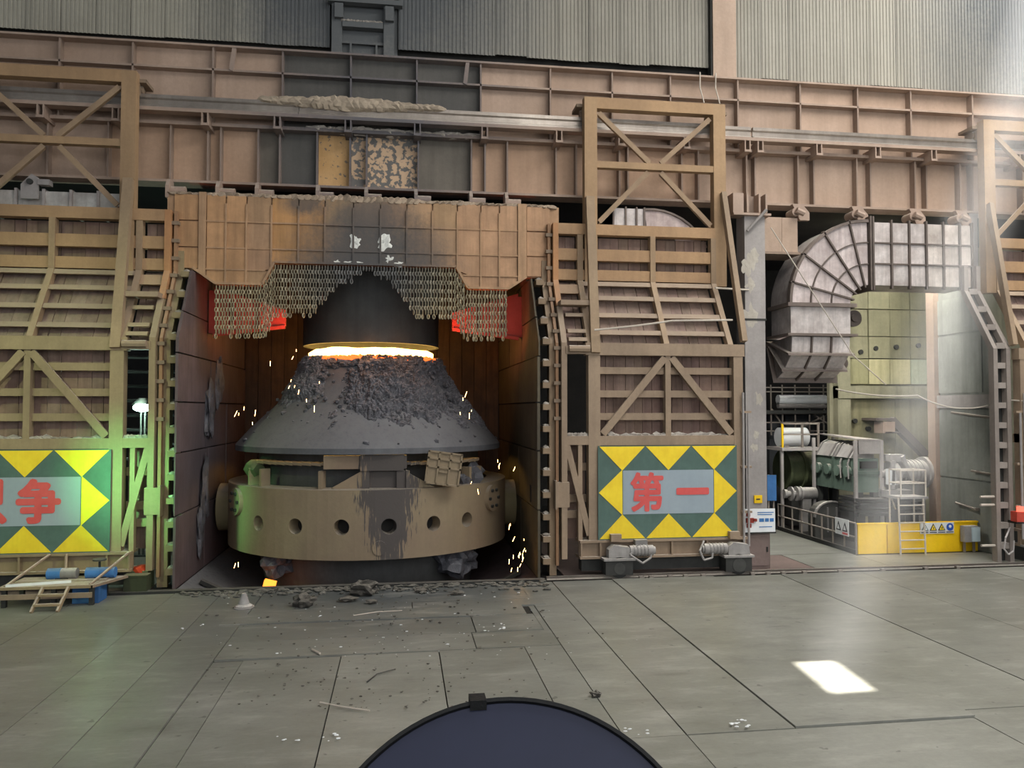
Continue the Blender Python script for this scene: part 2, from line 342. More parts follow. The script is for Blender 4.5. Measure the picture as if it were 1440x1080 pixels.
# roof with the open skylight that lets the sun in
hx, hy = 7.59 + SUN.x / SUN.z * 24, 12.97 + SUN.y / SUN.z * 24
def quad_hole(a, dz): return [(p.x + SUN.x / SUN.z * dz, p.y + SUN.y / SUN.z * dz) for p in a]
patch = [ground(1117, 933), ground(1180, 931), ground(1237, 972), ground(1170, 977)]
hole = quad_hole(patch, 24)
outer = [(-40, 24.9), (45, 24.9), (45, -25), (-40, -25)]
cm = MB()
for z in (24, 24.3):
    vs = [(x, y, z) for x, y in hole + outer]
    cm.add(vs, [(i, (i + 1) % 4, 4 + (i + 1) % 4, 4 + i) for i in range(4)])
cm.add([(x, y, z) for z in (24, 24.3) for x, y in hole], [(i, (i + 1) % 4, 4 + (i + 1) % 4, 4 + i) for i in range(4)])
cm.build('ceiling', 'dark', kind='structure')
MB().box(-40, 45, 24.9, 40, 11.9, 12.1).build('ceiling_rear_bay', 'black', kind='structure')
MB().box(-40, 45, 38, 38.3, -.5, 12).build('wall_rear', 'black', kind='structure')

# upper cladding wall
wb = MB().box(-20, 32, 24.95, 25.1, 15.2, 24).build('wall_back', 'dark', kind='structure')
def cladding(x0, x1, z0, Y=24.72, wd=1.0):
    n = max(1, round((x1 - x0) / wd)); st = (x1 - x0) / n
    for i in range(n):
        a = x0 + i * st; b = a + st - .012
        z = z0 + rnd.uniform(-.03, .03); t = jit(.06); k = 8; p = (b - a) / k / 2
        prof = []
        for j in range(k):
            xx = a + j * 2 * p
            prof += [(xx, 0), (xx + .55 * p, 0), (xx + .75 * p, -.022), (xx + 1.8 * p, -.022)]
        prof.append((b, 0))
        off = rnd.uniform(-.012, .012)
        n_ = len(prof); vs = [(x, Y + y + off, z) for x, y in prof] + [(x, Y + y + off, 23.9) for x, y in prof]
        MB().add(vs, [(q, q + 1, n_ + q + 1, n_ + q) for q in range(n_ - 1)]).build('cladding_sheet', 'cladding', wb, tint=tuple(t * q for q in ((1.3, 1.3, 1.26) if x0 < -6 and a < -5 else (1, 1, 1))))  # left sheets tinted lighter to make up for weaker light there
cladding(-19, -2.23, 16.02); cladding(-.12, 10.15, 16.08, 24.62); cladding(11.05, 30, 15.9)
MB().box(10.2, 11.0, 24.35, 24.7, 15.42, 23.9).build('trim_2', 'web', kind='structure')
MB().box(10.14, 10.2, 24.4, 24.7, 15.42, 23.9).build('trim_3', 'dark', kind='structure')

# ================================================================== GIRDER
GY = 24.0
gd = thing('plate_girder', 'long riveted brown plate girder with ribs, running across under the cladding wall', 'girder', (4, 24.2, 11.3))
X0, X1 = -19, 30
def xs_at(l, y): return [PX(x, GY, y) for x in l]
up_v = [-16.5, -14.5, -12.4] + xs_at([88, 190, 302, 399, 494, 586, 675, 772, 858, 939, 1033], 130) + xs_at([1120, 1200, 1274, 1360], 150) + [21.4, 23.4, 25.4, 27.4]
lo_v = [-16.9, -15.2, -13, -12] + xs_at([72, 156, 243, 295, 313, 365, 395, 447, 493, 516, 588, 662, 681, 712, 780, 808, 868, 880, 955, 978, 1045, 1057], 230) + xs_at([1117, 1139, 1199, 1218, 1280, 1296, 1343, 1360], 250) + [21, 21.6, 23, 23.6, 25, 25.6, 27]
ZT, ZM, ZL, ZB = 15.38, 14.72, 13.05, 11.38
soot_up = {399: .0}
def web_mat(x, lower):
    if not lower:
        return 'sootweb' if -3.7 < x < 2.4 else 'web'
    for a, b, c in ((-4.7, -2.35, 'sootweb'), (-2.35, -1.35, 'chipweb'), (-1.35, .65, 'flakeweb'), (.65, 2.1, 'sootweb')):
        if a < x < b: return c
    return 'web'
for v, lower, z0, z1 in ((up_v, False, ZL, ZT), (lo_v, True, ZB, ZL)):
    ev = sorted([X0] + v + [X1])
    for a, b in zip(ev, ev[1:]):
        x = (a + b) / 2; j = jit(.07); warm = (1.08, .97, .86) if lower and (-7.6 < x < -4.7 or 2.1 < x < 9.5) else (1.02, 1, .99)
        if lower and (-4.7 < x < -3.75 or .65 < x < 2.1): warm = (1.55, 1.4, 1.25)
        MB().box(a, b, GY, GY + .05, z0, z1).build('web_plate', web_mat(x, lower), gd, tint=tuple(q * j for q in warm))
MB().box(X0, X1, GY - .32, GY + .3, ZT, ZT + .06).build('top_flange', 'girder', gd)
MB().box(X0, X1, GY - .26, GY, ZM - .03, ZM + .03).build('stiffener_rib', 'girder', gd)
MB().box(X0, X1, GY - .34, GY + .1, ZL - .05, ZL + .05).build('middle_flange', 'girder', gd)
MB().box(X0, X1, GY - .34, GY + .3, ZB - .07, ZB).build('bottom_flange', 'girder', gd)
for x in up_v: MB().box(x - .025, x + .025, GY - .26, GY, ZL, ZT).build('stiffener', 'girder', gd, tint=.82)  # stiffeners tinted darker to paint in their shaded sides
for x in lo_v: MB().box(x - .025, x + .025, GY - .26, GY, ZB, ZL).build('stiffener', 'girder', gd, tint=.82)
for x, s_ in ((326, 1), (655, 1)):
    a = PX(x, GY - .3, 100); MB().prism_xz([(a, ZT), (a - .08, ZT - .65), (a + .04, ZT - .7), (a + .12, ZT)][::-1], GY - .3, GY - .2).build('gusset', 'girder', gd)
rg = MB()
for k in range(26):
    x = -2.6 + k * .2
    rg.lump((x, GY - .16, ZL + .06), .24, k, 2, .5, (1.1, .8, .25 + .3 * rnd.random()))
rg.build('dust_drift', 'dustpile', gd, kind='stuff')
for k, x in enumerate((8.2, 8.6)):
    MB().tube([(PX(985 + k * 22, 23.6, 120), 23.62, 15.5), (PX(985 + k * 22, 23.6, 120) - .02, 23.6, 15.0), (PX(990 + k * 22, 23.6, 120), 23.6, 14.5)], .02).build('hanging_wire', 'palewire', gd)

# hinge lugs with rollers under the girder
for i, px in enumerate((237, 307, 362, 447, 515, 585, 662, 712)):
    a = PX(px, 23.4, 270)
    t = thing('hinge_lug', ['leftmost dusty hinge lug', 'second hinge lug from the left', 'third hinge lug from the left', 'fourth hinge lug from the left', 'fifth hinge lug from the left', 'sixth hinge lug from the left', 'seventh hinge lug from the left', 'hinge lug nearest the right door'][i] + ' under the girder above the hood band', 'hinge lug', (a, 23.5, 11), 'hinge lugs under the girder')
    MB().prism_yz([(23.25, 10.75), (23.75, 10.75), (23.75, 11.31), (23.4, 11.31), (23.25, 11.1)], a - .05, a + .05).build('lug_plate', 'girder', t)
    MB().cyl((a + .05, 23.5, 11.0), (a + .45, 23.5, 11.0), .13, n=12).build('roller', 'girder', t, smooth=True)
for i, px in enumerate((1128, 1211, 1292, 1357)):
    a = PX(px, 23.4, 300); zc = 10.95
    t = thing('hinge_lug', ['first hinge lug from the left above the curved duct', 'second hinge lug above the curved duct', 'third hinge lug above the straight duct', 'rightmost hinge lug above the straight duct'][i], 'hinge lug', (a, 23.5, 11), 'hinge lugs above the duct')
    MB().prism_xz([(a - .3, 11.31), (a + .05, 11.31), (a + .28, 11.05), (a + .28, 10.8), (a - .05, 10.8)][::-1], 23.45, 23.6).build('lug_plate', 'girder', t)
    MB().cyl((a - .25, 23.3, 11.02), (a - .25, 23.75, 11.02), .14, n=12).build('roller', 'girder', t, smooth=True)
    MB().cyl((a - .3, 23.2, 11.05), (a - .05, 23.2, 10.95), .1, n=8).build('pin', 'girder', t, smooth=True)

# guide rail
RY = 23.45
gr = thing('guide_rail', 'shiny worn guide rail on brackets along the girder behind the door frames', 'rail', (4, RY, 13.4))
pr = [(-.11, 13.36), (.11, 13.36), (.11, 13.42), (.03, 13.46), (.03, 13.6), (.08, 13.64), (.08, 13.74), (-.08, 13.74), (-.08, 13.64), (-.03, 13.6), (-.03, 13.46), (-.11, 13.42)]
for a, b, lift in ((X0, -3.0, 0), (-3.0, 9.98, 0), (10.02, 11.05, -.03), (11.1, 19.5, -.03), (19.5, X1, 0)):
    MB().prism_yz([(RY + y, z + lift) for y, z in pr][::-1], a, b - .015).build('rail_length', 'rail', gr)
MB().box(X0, X1, RY - .17, RY + .17, 13.25, 13.35).build('rail_beam', 'girder', gr)
bx = [-15.5, -13.5] + [PX(x, RY, 160) for x in (60, 165, 290, 391, 490, 587, 681, 785, 872, 963, 1048, 1066, 1148, 1230, 1308)] + [20.6, 22.6, 24.6]
for x in bx:
    m = MB().box(x - .1, x - .06, RY - .16, GY, 12.95, 13.25).box(x + .06, x + .1, RY - .16, GY, 12.95, 13.25).box(x - .11, x + .11, RY - .18, GY, 12.88, 12.95)
    m.build('rail_bracket', 'girder', gr)
du = MB()
for k in range(30):
    x = -3.9 + k * .17
    du.lump((x, RY + .02, 13.76), .24, k + 50, 2, .35, (1.3, .9, .5 + .5 * math.exp(-((k - 14) / 8) ** 2)))
du.build('dust_drift', 'dustpile', gr, tint=(.95, .86, .74), kind='stuff')

# hatch in the upper cladding
hz = thing('wall_hatch', 'sooty framed hatch with cross bars in the cladding above the girder', 'hatch', (-1.15, 24.6, 15.5))
MB().box(-2.2, -.15, 24.74, 24.8, 15.45, 17.6).build('back_panel', 'cladding', hz)
for x in (-2.02, -.42): MB().box(x - .16, x + .16, 24.5, 24.62, 15.45, 23.9).build('jamb', 'cladding', hz)
for z in (15.75, 16.15): MB().box(-1.95, -.45, 24.58, 24.66, z, z + .08).build('cross_bar', 'cladding', hz)
MB().box(-1.85, -.6, 24.45, 24.7, 16.62, 16.8).build('ledge', 'cladding', hz)
MB().box(-2.3, .0, 24.35, 24.6, 17.35, 17.5).build('head_beam', 'cladding', hz)
for x in (-1.95, -.4): MB().box(x - .13, x + .13, 24.35, 24.5, 16.85, 17.3).build('hinge_block', 'cladding', hz)
for x in (-1.6, -.8): MB().box(x - .03, x + .03, 24.58, 24.66, 15.45, 16.15).build('upright_bar', 'cladding', hz)
h2 = MB()
for k in range(12): h2.lump((-1.8 + k * .1, 24.5, 16.82), .1, k, 1, .5, (1, .8, .5))
h2.build('dust_drift', 'dustpile', hz, tint=.75, kind='stuff')

# ================================================================== DOORS
YU, YL = 22.9, 21.7
ZA, ZBk, ZC = 10.3, 8.58, 6.6
def Yp(z): return YU if z >= ZBk else (YL if z <= ZC else YL + (YU - YL) * (z - ZC) / (ZBk - ZC))
def make_door(name, label, T, flip, chars, drive=True, tint_low=(1, 1, 1)):
    loc = T((7.2, 22.2, 0)) if T else (7.2, 22.2, 0)
    D = thing(name, label, 'door', loc, 'sliding doors')
    def nb(): return MB(T, flip)
    def orange(z):  # the upper parts of the doors are tinted more orange
        return (1.22, 1.03, .80) if z > 8.6 else (.98, .97, .92)
    def post(nm, x0, x1, z0, z1, d=.22, off=0., tint=None):
        br = [z0] + [z for z in (ZC, ZBk) if z0 < z < z1] + [z1]
        m = nb()
        f = [(Yp(z) + off, z) for z in br]; b = [(Yp(z) + off + d, z) for z in br]
        for i in range(len(br) - 1):
            m.prism_yz([f[i], b[i], b[i + 1], f[i + 1]], x0, x1)
        return m.build(nm, 'door', D, tint=tint or (1, 1, 1))
    def bar(nm, x0, x1, z0, z1, d=.2, off=0., mat='door', tint=None, par=None):
        m = nb().prism_yz([(Yp(z0) + off, z0), (Yp(z0) + off + d, z0), (Yp(z1) + off + d, z1), (Yp(z1) + off, z1)], x0, x1)
        return m.build(nm, mat, par or D, tint=tint)
    OR = (1.2, 1.02, .8); PK = (1, 1, 1); LW = tint_low
    # upper truss
    for x0, x1 in ((5.48, 5.87), (9.58, 9.97)):
        nb().box(x0, x1, YU, YU + .3, 8.5, 14.2).build('truss_post', 'door', D, tint=(1.15, 1.02, .82))
    nb().box(5.87, 9.58, YU, YU + .3, 13.86, 14.2).build('top_beam', 'door', D, tint=(1.18, 1.02, .8))
    nb().box(5.87, 9.58, YU + .02, YU + .25, 12.05, 12.25).build('cross_beam', 'door', D, tint=(1.15, 1.02, .82))
    for a, b in (((5.95, 13.75), (7.55, 12.28)), ((9.5, 13.75), (7.9, 12.28)), ((7.5, 12.0), (5.95, 10.4)), ((7.9, 12.0), (9.5, 10.4))):
        m = nb().beam((a[0], YU + .1, a[1]), (b[0], YU + .1, b[1]), .15, .05).beam((a[0], YU + .16, a[1] - .05), (b[0], YU + .16, b[1] - .05), .04, .14)
        m.build('brace', 'door', D, tint=(1, .94, .85))
    for x, s in ((5.55, -1), (9.9, 1)):
        m = nb().prism_yz([(YU + .28, 14.15), (YU + .28, 13.6), (YU + .9, 13.85), (YU + .9, 14.0)], x - .05, x + .05).box(x - .25, x + .25, YU + .28, YU + .95, 13.98, 14.08)
        m.cyl((x - .1, RY, 13.85), (x + .1, RY, 13.85), .12, n=10)
        m.build('rail_hanger', 'door', D, tint=.8)
    # upper panel frame
    bar('upper_beam', 4.62, 9.6, 9.98, ZA, .3, -.02, tint=OR)
    post('edge_post', 4.5, 4.66, .5, 7.72, .3, -.03, tint=LW)
    post('edge_post', 4.5, 4.66, 7.74, ZA, .3, -.03, tint=(1.4, .98, .66))
    post('frame_post', 5.25, 5.42, 6.3, 9.98, .25, 0, tint=(1, .96, .86))
    post('mullion', 7.52, 7.68, ZC, 9.98, .25, -.02, tint=(1.05, .98, .85))
    post('frame_post', 9.46, 9.62, ZC, 9.98, .25, -.02, tint=(1, .95, .86))
    for k, (z0, z1) in enumerate(((9.2, 9.55), (8.6, 8.92))):
        for x0, x1 in ((4.66, 5.25), (5.42, 7.52), (7.68, 9.46)):
            bar('slat', x0, x1, z0, z1, .22, .03, tint=OR)
    for z in (8.42, 7.95, 7.4, 6.86):
        for x0, x1 in ((5.42, 7.52), (7.68, 9.46)):
            bar('slat', x0, x1, z, z + .14, .2, .02, tint=PK)
    # strut from the truss post to the lower front plane
    nb().beam((5.62, YU - .05, 11.1), (5.47, YL - .06, 6.3), .26, .2).build('strut', 'door', D, tint=(1, .97, .88))
    nb().beam((9.85, YU - .05, 11.4), (10.0, YL + .1, 6.7), .16, .2).build('strut', 'door', D, tint=(.98, .97, .94))
    # narrow bay beside the opening
    bar('slat', 4.66, 5.25, 8.15, 8.45, .2, .05, tint=(1.1, .98, .84))
    nb().box(4.55, 5.42, 21.98, 22.5, 7.72, 7.86).build('ledge', 'door', D)
    for z in (7.45, 6.95, 6.7): bar('slat', 4.72, 5.25, z - .05, z + .06, .2, -.05, tint=LW)
    bar('header', 4.62, 5.42, 6.28, 6.5, .3, -.06, tint=LW)
    nb().cyl((4.7, YL - .1, 6.42), (5.3, YL - .1, 6.42), .1, n=8).build('roller', 'door', D, smooth=True)
    bar('sill', 4.62, 5.3, 3.7, 3.95, .4, -.02, tint=LW)
    # lower panel
    bar('main_beam', 5.2, 9.95, 6.25, 6.6, .3, -.05, tint=LW)
    post('lower_post', 5.28, 5.62, .98, 6.25, .3, -.03, tint=LW)
    post('lower_post', 9.62, 9.9, .98, 6.25, .3, -.03, tint=LW)
    post('lower_mullion', 7.56, 7.72, 3.95, 6.25, .25, 0, tint=LW)
    for a, b in (((7.55, 6.2), (5.7, 4.0)), ((7.75, 6.2), (9.55, 4.0))):
        nb().beam((a[0], YL + .02, a[1]), (b[0], YL + .02, b[1]), .2, .08).beam((a[0], YL + .1, a[1] - .1), (b[0], YL + .1, b[1] - .1), .05, .16).build('brace', 'door', D, tint=LW)
    for z in (5.72, 5.05, 4.4):
        for x0, x1 in ((5.62, 7.56), (7.72, 9.62)):
            bar('slat', x0, x1, z, z + .2, .16, .12, tint=LW)
    bar('ledge_beam', 5.28, 9.9, 3.68, 3.95, .35, -.02, tint=LW)
    m = MB(T, flip)
    for k in range(34):
        if rnd.random() < .85: m.lump((5.75 + k * .112, YL + .13, 3.96), .16, k, 1, .5, (1, .8, .5 * rnd.random() + .15))
    for k in range(7): m.lump((4.75 + k * .09, YL + .12, 3.97), .13, k + 9, 1, .5, (1, 1, .6))
    m.build('dust_drift', 'dustpile', D, kind='stuff')
    # planks behind the slats
    for (z0, z1, a, b, off) in ((ZBk + .02, 9.96, 5.42, 9.46, .36), (ZC + .02, ZBk - .02, 5.42, 9.46, .34), (3.96, ZC - .02, 5.62, 9.62, .4), (ZBk + .02, 9.96, 4.66, 5.25, .36), (6.5, ZBk - .02, 4.66, 5.25, .34)):
        x = a
        while x < b - .02:
            wd = min(rnd.uniform(.24, .42), b - x)
            zz0, zz1 = z0, z1
            t = jit(.14)
            bar('plank', x + .006, x + wd - .006, zz0, zz1, .05, off + rnd.uniform(-.012, .012), 'plank', tint=(t, t * jit(.04), t * jit(.05)))
            x += wd
    # cross braced corner bay under the window
    post('corner_post', 4.98, 5.1, .98, 3.7, .2, .0, tint=LW)
    nb().beam((4.66, YL + .02, 3.7), (5.3, YL + .02, 1.15), .17, .06).build('brace', 'door', D, tint=LW)
    for z in (2.95, 2.05, 1.6): bar('slat', 4.66, 5.28, z, z + .22, .12, .3, tint=LW)
    bar('back_sheet', 4.7, 5.28, 1.0, 3.68, .05, .46, 'plank')
    nb().box(4.35, 4.72, YL - .05, YL + .35, 1.95, 2.65).build('counterweight', 'door', D, tint=LW)
    nb().box(4.31, 4.36, YL - .1, YL + .4, 1.9, 2.7).build('counterweight_cap', 'door', D, tint=LW)
    # sign painted on sheet
    sg = bar('sign_sheet', 5.53, 9.66, 1.02, 3.67, .03, -.1, 'signgreen')
    sy = YL - .112
    x0, x1, z0, z1 = 5.55, 9.64, 1.05, 3.65; ww = (x1 - x0) / 3; hh = (z1 - z0) / 2; td = ww * .5
    for k in range(3):
        a = x0 + k * ww
        nb().prism_xz([(a + .02, z1), (a + ww / 2, z1 - td), (a + ww - .02, z1)], sy, sy + .013).build('yellow_triangle', 'signyellow', sg, tint=jit(.04))
        nb().prism_xz([(a + .02, z0), (a + ww - .02, z0), (a + ww / 2, z0 + td)], sy, sy + .013).build('yellow_triangle', 'signyellow', sg, tint=jit(.04, .95))
    nb().prism_xz([(x0, (z0 + z1) / 2), (x0 + td, z0 + td - .02), (x0 + td, z1 - td + .02)], sy, sy + .013).build('yellow_triangle', 'signyellow', sg)
    nb().prism_xz([(x1, (z0 + z1) / 2), (x1 - td, z1 - td + .02), (x1 - td, z0 + td - .02)], sy, sy + .013).build('yellow_triangle', 'signyellow', sg)
    nb().box(x0 + td + .02, x1 - td - .02, sy, sy + .013, z0 + td + .0, z1 - td).build('grey_field', 'signgrey', sg)
    for ch, cx, cw, cz, chh, bold in chars:
        text_mb(ch, cx, cz, cw, chh, sy - .002, .01, bold).build('red_character', 'signred', sg)
    # base beam
    bz = 5.0
    nb().box(bz, 9.98, YL - .12, YL + .45, .95, 1.02).box(bz, 9.98, YL + .02, YL + .12, .55, .95).box(bz, 9.98, YL - .12, YL + .45, .5, .56).build('base_beam', 'door', D, tint=LW)
    for x in (5.05, 5.6, 6.6, 7.7, 8.75, 9.9): nb().box(x - .025, x + .025, YL - .1, YL + .02, .56, .95).build('stiffener', 'door', D, tint=LW)
    nb().box(5.1, 9.4, YL + .15, YL + .5, .12, .5).build('skirt_beam', 'dark', D, tint=1.6)
    if drive:
        for x, s in ((6.05, 1), (9.55, -1)):
            nb().box(x - .4, x + .38, YL - .45, YL - .02, .1, .5).build('wheel_box', 'dark', D, tint=1.2)
            nb().box(x - .46, x + .44, YL - .5, YL, .5, .56).build('wheel_box_lid', 'machinegrey', D)
            nb().cyl((x, YL - .46, .28), (x, YL - .4, .28), .2 if s < 0 else .16, n=16).build('axle_cap', 'dark', D, smooth=True, tint=1.8)
            nb().cyl((x, YL - .42, .3), (x, YL - .1, .3), .29, n=18).build('wheel', 'dark', D, smooth=True)
            nb().prism_xz([(x - .3, .56), (x + .35, .56), (x + .3, .85), (x - .15, .92), (x - .3, .8)], YL - .42, YL - .13).build('gear_case', 'machinegrey', D)
            nb().cyl((x + s * .32, YL - .3, .74), (x + s * 1.0, YL - .3, .74), .15, n=16).cyl((x + s * 1.0, YL - .3, .74), (x + s * 1.06, YL - .3, .74), .11, n=16).build('drive_motor', 'machinegrey', D, smooth=True)
            for q in range(5): nb().cyl((x + s * (.42 + q * .1), YL - .3, .74), (x + s * (.45 + q * .1), YL - .3, .74), .165, n=16).build('motor_fin', 'machinegrey', D, tint=.8)
            nb().box(x - .2, x + .1, YL - .3, YL - .13, 1.0, 1.2).build('bracket', 'door', D)
        nb().box(6.55, 6.9, YL - .3, YL - .11, .68, 1.03).build('junction_box', 'machinegrey', D, tint=.7)
        pts = [(6.6, YL - .36, .9), (6.35, YL - .45, .65), (6.7, YL - .48, .42), (6.95, YL - .42, .55), (7.0, YL - .36, .75)]
        nb().tube(pts, .03).build('cable', 'machinegrey', D, smooth=True)
        nb().tube([(8.6, YL - .2, .95), (8.4, YL - .4, .7), (8.5, YL - .45, .45), (8.75, YL - .42, .5), (8.8, YL - .38, .7)], .03).build('cable', 'machinegrey', D, smooth=True)
        for x, zt in ((9.85, 5.2), (10.0, 4.6)):
            nb().tube([(x, YL - .12, .75), (x + .01, YL - .12, zt)], .035, 8).build('conduit', 'greycol', D, smooth=True)
        for z in (4.6, 3.0, 1.7): nb().box(9.8, 10.12, YL - .1, YL + .05, z, z + .06).build('pipe_clip', 'door', D)
    # narrow sealing strip with notches along the edge
    br = [.3, ZC, ZBk, ZA]
    m = nb()
    for z0_, z1_ in zip(br, br[1:]):
        m.prism_yz([(Yp(z0_) + .1, z0_), (Yp(z0_) + .4, z0_), (Yp(z1_) + .4, z1_), (Yp(z1_) + .1, z1_)], 4.36, 4.44)
    m.build('seal_strip', 'door', D, tint=(1.05, .82, .66))
    for k in range(12):
        z = 4.4 + k * .5
        nb().box(4.3, 4.5, Yp(z) + .06, Yp(z) + .2, z, z + .1).build('seal_clip', 'door', D, tint=.75)
    return D
mirror = lambda p: (-1.9 - p[0], p[1], p[2])
mirror2 = lambda p: (28.83 - p[0], p[1], p[2])
make_door('sliding_door', 'tall framed sliding door with yellow and green sign reading 第一', None, False, [('第', 6.95, .98, 2.36, 1.12, .035), ('一', 8.31, .98, 2.36, .2, .03)])
make_door('sliding_door', 'tall framed sliding door on the left, its sign ending in the red character 争', mirror, True, [('争', -9.15, 1.08, 2.36, 1.15, .045), ('只', -10.42, 1.08, 2.36, 1.15, .045)], drive=False, tint_low=(.98, 1.0, .86))
make_door('sliding_door', 'pale framed sliding door cut off by the right edge of the picture', mirror2, True, [], drive=True)

# ================================================================== ENCLOSURE
def frame_col(name, label, x0, x1, xs0, xs1, tint):
    D = thing(name, label, 'door jamb', ((x0 + x1) / 2, 22.2, 0), 'jambs of the converter opening')
    br = [0, ZC, ZBk, 9.2]
    for nm, a, b, off, d in (('front_flange', x0, x1, .25, .1), ('web', (x0 + x1) / 2 - .05, (x0 + x1) / 2 + .05, .35, .5)):
        m = MB()
        for z0, z1 in zip(br, br[1:]): m.prism_yz([(Yp(z0) + off, z0), (Yp(z0) + off + d, z0), (Yp(z1) + off + d, z1), (Yp(z1) + off, z1)], a, b)
        m.build(nm, 'door', D, tint=tint)
    z = .35
    while z < 8.9:
        o = MB().box(xs0, xs1, Yp(z) + .05, Yp(z) + .55, z, z + .16).build('stub_bracket', 'door', D, tint=tuple(v * .9 for v in tint))
        MB().lump(((xs0 + xs1) / 2, Yp(z) + .25, z + .17), .12, int(z * 10), 1, .5, (.9, 1.3, .6)).build('dust_cap', 'dustpile', o)
        z += .62
frame_col('opening_jamb', 'upright jamb with stub brackets left of the converter opening', -6.36, -6.1, -6.1, -5.88, (.95, .98, .8))
frame_col('opening_jamb', 'upright jamb with stub brackets right of the converter opening', 4.2, 4.4, 3.98, 4.2, (.95, .92, .85))

def liner(name, X, out, mat):
    prof = lambda z: (21.55 if z <= ZC else (22.85 if z >= ZBk else 21.55 + 1.3 * (z - ZC) / (ZBk - ZC)))
    xa, xb = (X - .22, X - .06) if out < 0 else (X + .06, X + .22)
    m = MB()
    for z0, z1 in ((0, ZC), (ZC, ZBk)): m.prism_yz([(prof(z0) + .7, z0), (30.6, z0), (30.6, z1), (prof(z1) + .7, z1)], xa, xb)
    m.box(xa, xb, 23.6, 30.6, ZBk, 10.9)
    base = m.build(name, 'black', kind='structure')
    zs = [0, 1.9, 3.55, 4.9, 6.2, 7.35, 8.62, 10.85]
    for i, (z0, z1) in enumerate(zip(zs, zs[1:])):
        ys = [None, 24.6 + .5 * (i % 2), 27.4, 30.5]
        for j in range(3):
            g = .02
            br = [z0 + g] + [z for z in (ZC, ZBk) if z0 < z < z1] + [z1 - g]
            ya = lambda z: ((prof(z) if i < 6 else 23.6) if j == 0 else ys[j] + g)
            pts = [(ya(z), z) for z in br] + [(ys[j + 1] - g, z) for z in reversed(br)]
            dx = rnd.uniform(-.025, .025)
            a, b = (X - .06, X + dx) if out < 0 else (X - dx, X + .06)
            t = jit(.12)
            MB().prism_yz(pts, a, b).build('liner_plate', mat, base, tint=(t, t, t))
    return base
wl = liner('wall_left', -5.8, -1, 'liner')
wr = liner('wall_right', 3.8, 1, 'liner_r')
for c, r_, sq in (((-5.74, 24.9, 4.6), .5, (.2, .8, 1.6)), ((-5.74, 24.4, 2.2), .4, (.2, .8, 2.2)), ((-5.74, 26, 5.6), .5, (.2, .6, 1.4)), ((-5.74, 23.9, 1.2), .35, (.2, .7, 1.6))):
    MB().lump(c, r_, int(c[1] * 10), 3, .9, sq).build('slag_splash', 'slag', wl, smooth=True, tint=1.5)
MB().box(3.76, 3.79, 22.6, 22.75, 2.0, 2.5).build('slot', 'black', wr)
we = MB().box(-6, 4, 30.6, 30.8, -4, 12).build('wall_end', 'black', kind='structure')
for i in range(20):
    a = -5.8 + i * .48
    MB().box(a + .01, a + .47, 30.5 + rnd.uniform(-.03, .03), 30.6, -2, 10.9).build('wall_plank', 'rustwall', we, tint=jit(.2))

# hood band across the top of the opening
BY = 23.2
zb_pts = [(-6.6, 8.72), (-5.87, 8.72), (-5.25, 8.27), (-3.94, 8.27), (-3.62, 8.93), (1.62, 8.93), (1.97, 8.3), (3.19, 8.3), (3.74, 8.68), (4.75, 8.68)]
def zb(x):
    for (a, za), (b, zb_) in zip(zb_pts, zb_pts[1:]):
        if a <= x <= b: return za + (zb_ - za) * (x - a) / (b - a)
    return 8.7
hb = thing('hood_band', 'orange brown plated front band of the fume hood above the converter', 'fume hood', (-1, BY, 8.3))
m = MB()
bb = [p for p in zb_pts]
m.prism_xz([(x, z + .015) for x, z in bb] + [(4.75, 10.86), (-6.6, 10.86)], BY + .06, BY + .35)
m.build('backing', 'hood', hb)
cols = [PX(x, BY, 340) for x in (244, 280, 290, 318, 347, 382, 420, 457, 497, 535, 572, 608, 643, 676, 702, 728, 740, 774)]
rows = [8.2, 8.7, 9.32, 10.08, 10.85]
for i, (a, b) in enumerate(zip(cols, cols[1:])):
    if i in (1, 15):
        MB().prism_xz([(a, max(zb(a), 8.2)), (b, max(zb(b), 8.2)), (b, 10.9), (a, 10.9)], BY - .08, BY + .06).build('upright_rib', 'hood', hb)
        continue
    for k, (z0, z1) in enumerate(zip(rows, rows[1:])):
        g = .022
        xs = [a + g] + [x for x, _ in zb_pts if a + g < x < b - g] + [b - g]
        if all(zb(x) >= z1 - g - .03 for x in xs): continue
        pts = [(x, min(z1 - g - .004, max(z0 + g, zb(x)))) for x in xs]
        pts = pts + [(b - g, z1 - g), (a + g, z1 - g)]
        # drop degenerate corners
        dy = rnd.uniform(-.015, .02)
        cx = (a + b) / 2
        t = jit(.12); tn = (t, t * jit(.03), t * jit(.05))
        if -3.75 < cx < -2.3: tn = (t * 1.14, t * 1.0, t * .72)
        elif cx < -4.3: tn = (t * 1.08, t, t * .88)
        elif cx > 1.5: tn = (t * 1.0, t * .97, t * .98)
        MB().prism_xz(pts, BY - .03 + dy, BY + .06).build('hood_plate', 'hood', hb, tint=tn)
for i, x in enumerate(cols[2:-3]):
    if i in (0,) : continue
    MB().box(x - .025, x + .025, BY - .07, BY + .06, max(zb(x), 8.2), 10.6).build('joint_rib', 'hood', hb)
for z in rows[1:4]:
    for a, b in ((cols[2], cols[15]),):
        run = []; k = 60
        xs = [a + (b - a) * q / k for q in range(k + 1)]
        seg = None
        for x in xs + [None]:
            ok = x is not None and zb(x) < z - .05
            if ok: seg = (seg[0], x) if seg else (x, x)
            elif seg:
                if seg[1] > seg[0]: MB().box(seg[0], seg[1], BY - .06, BY + .06, z - .022, z + .022).build('joint_rib', 'hood', hb)
                seg = None
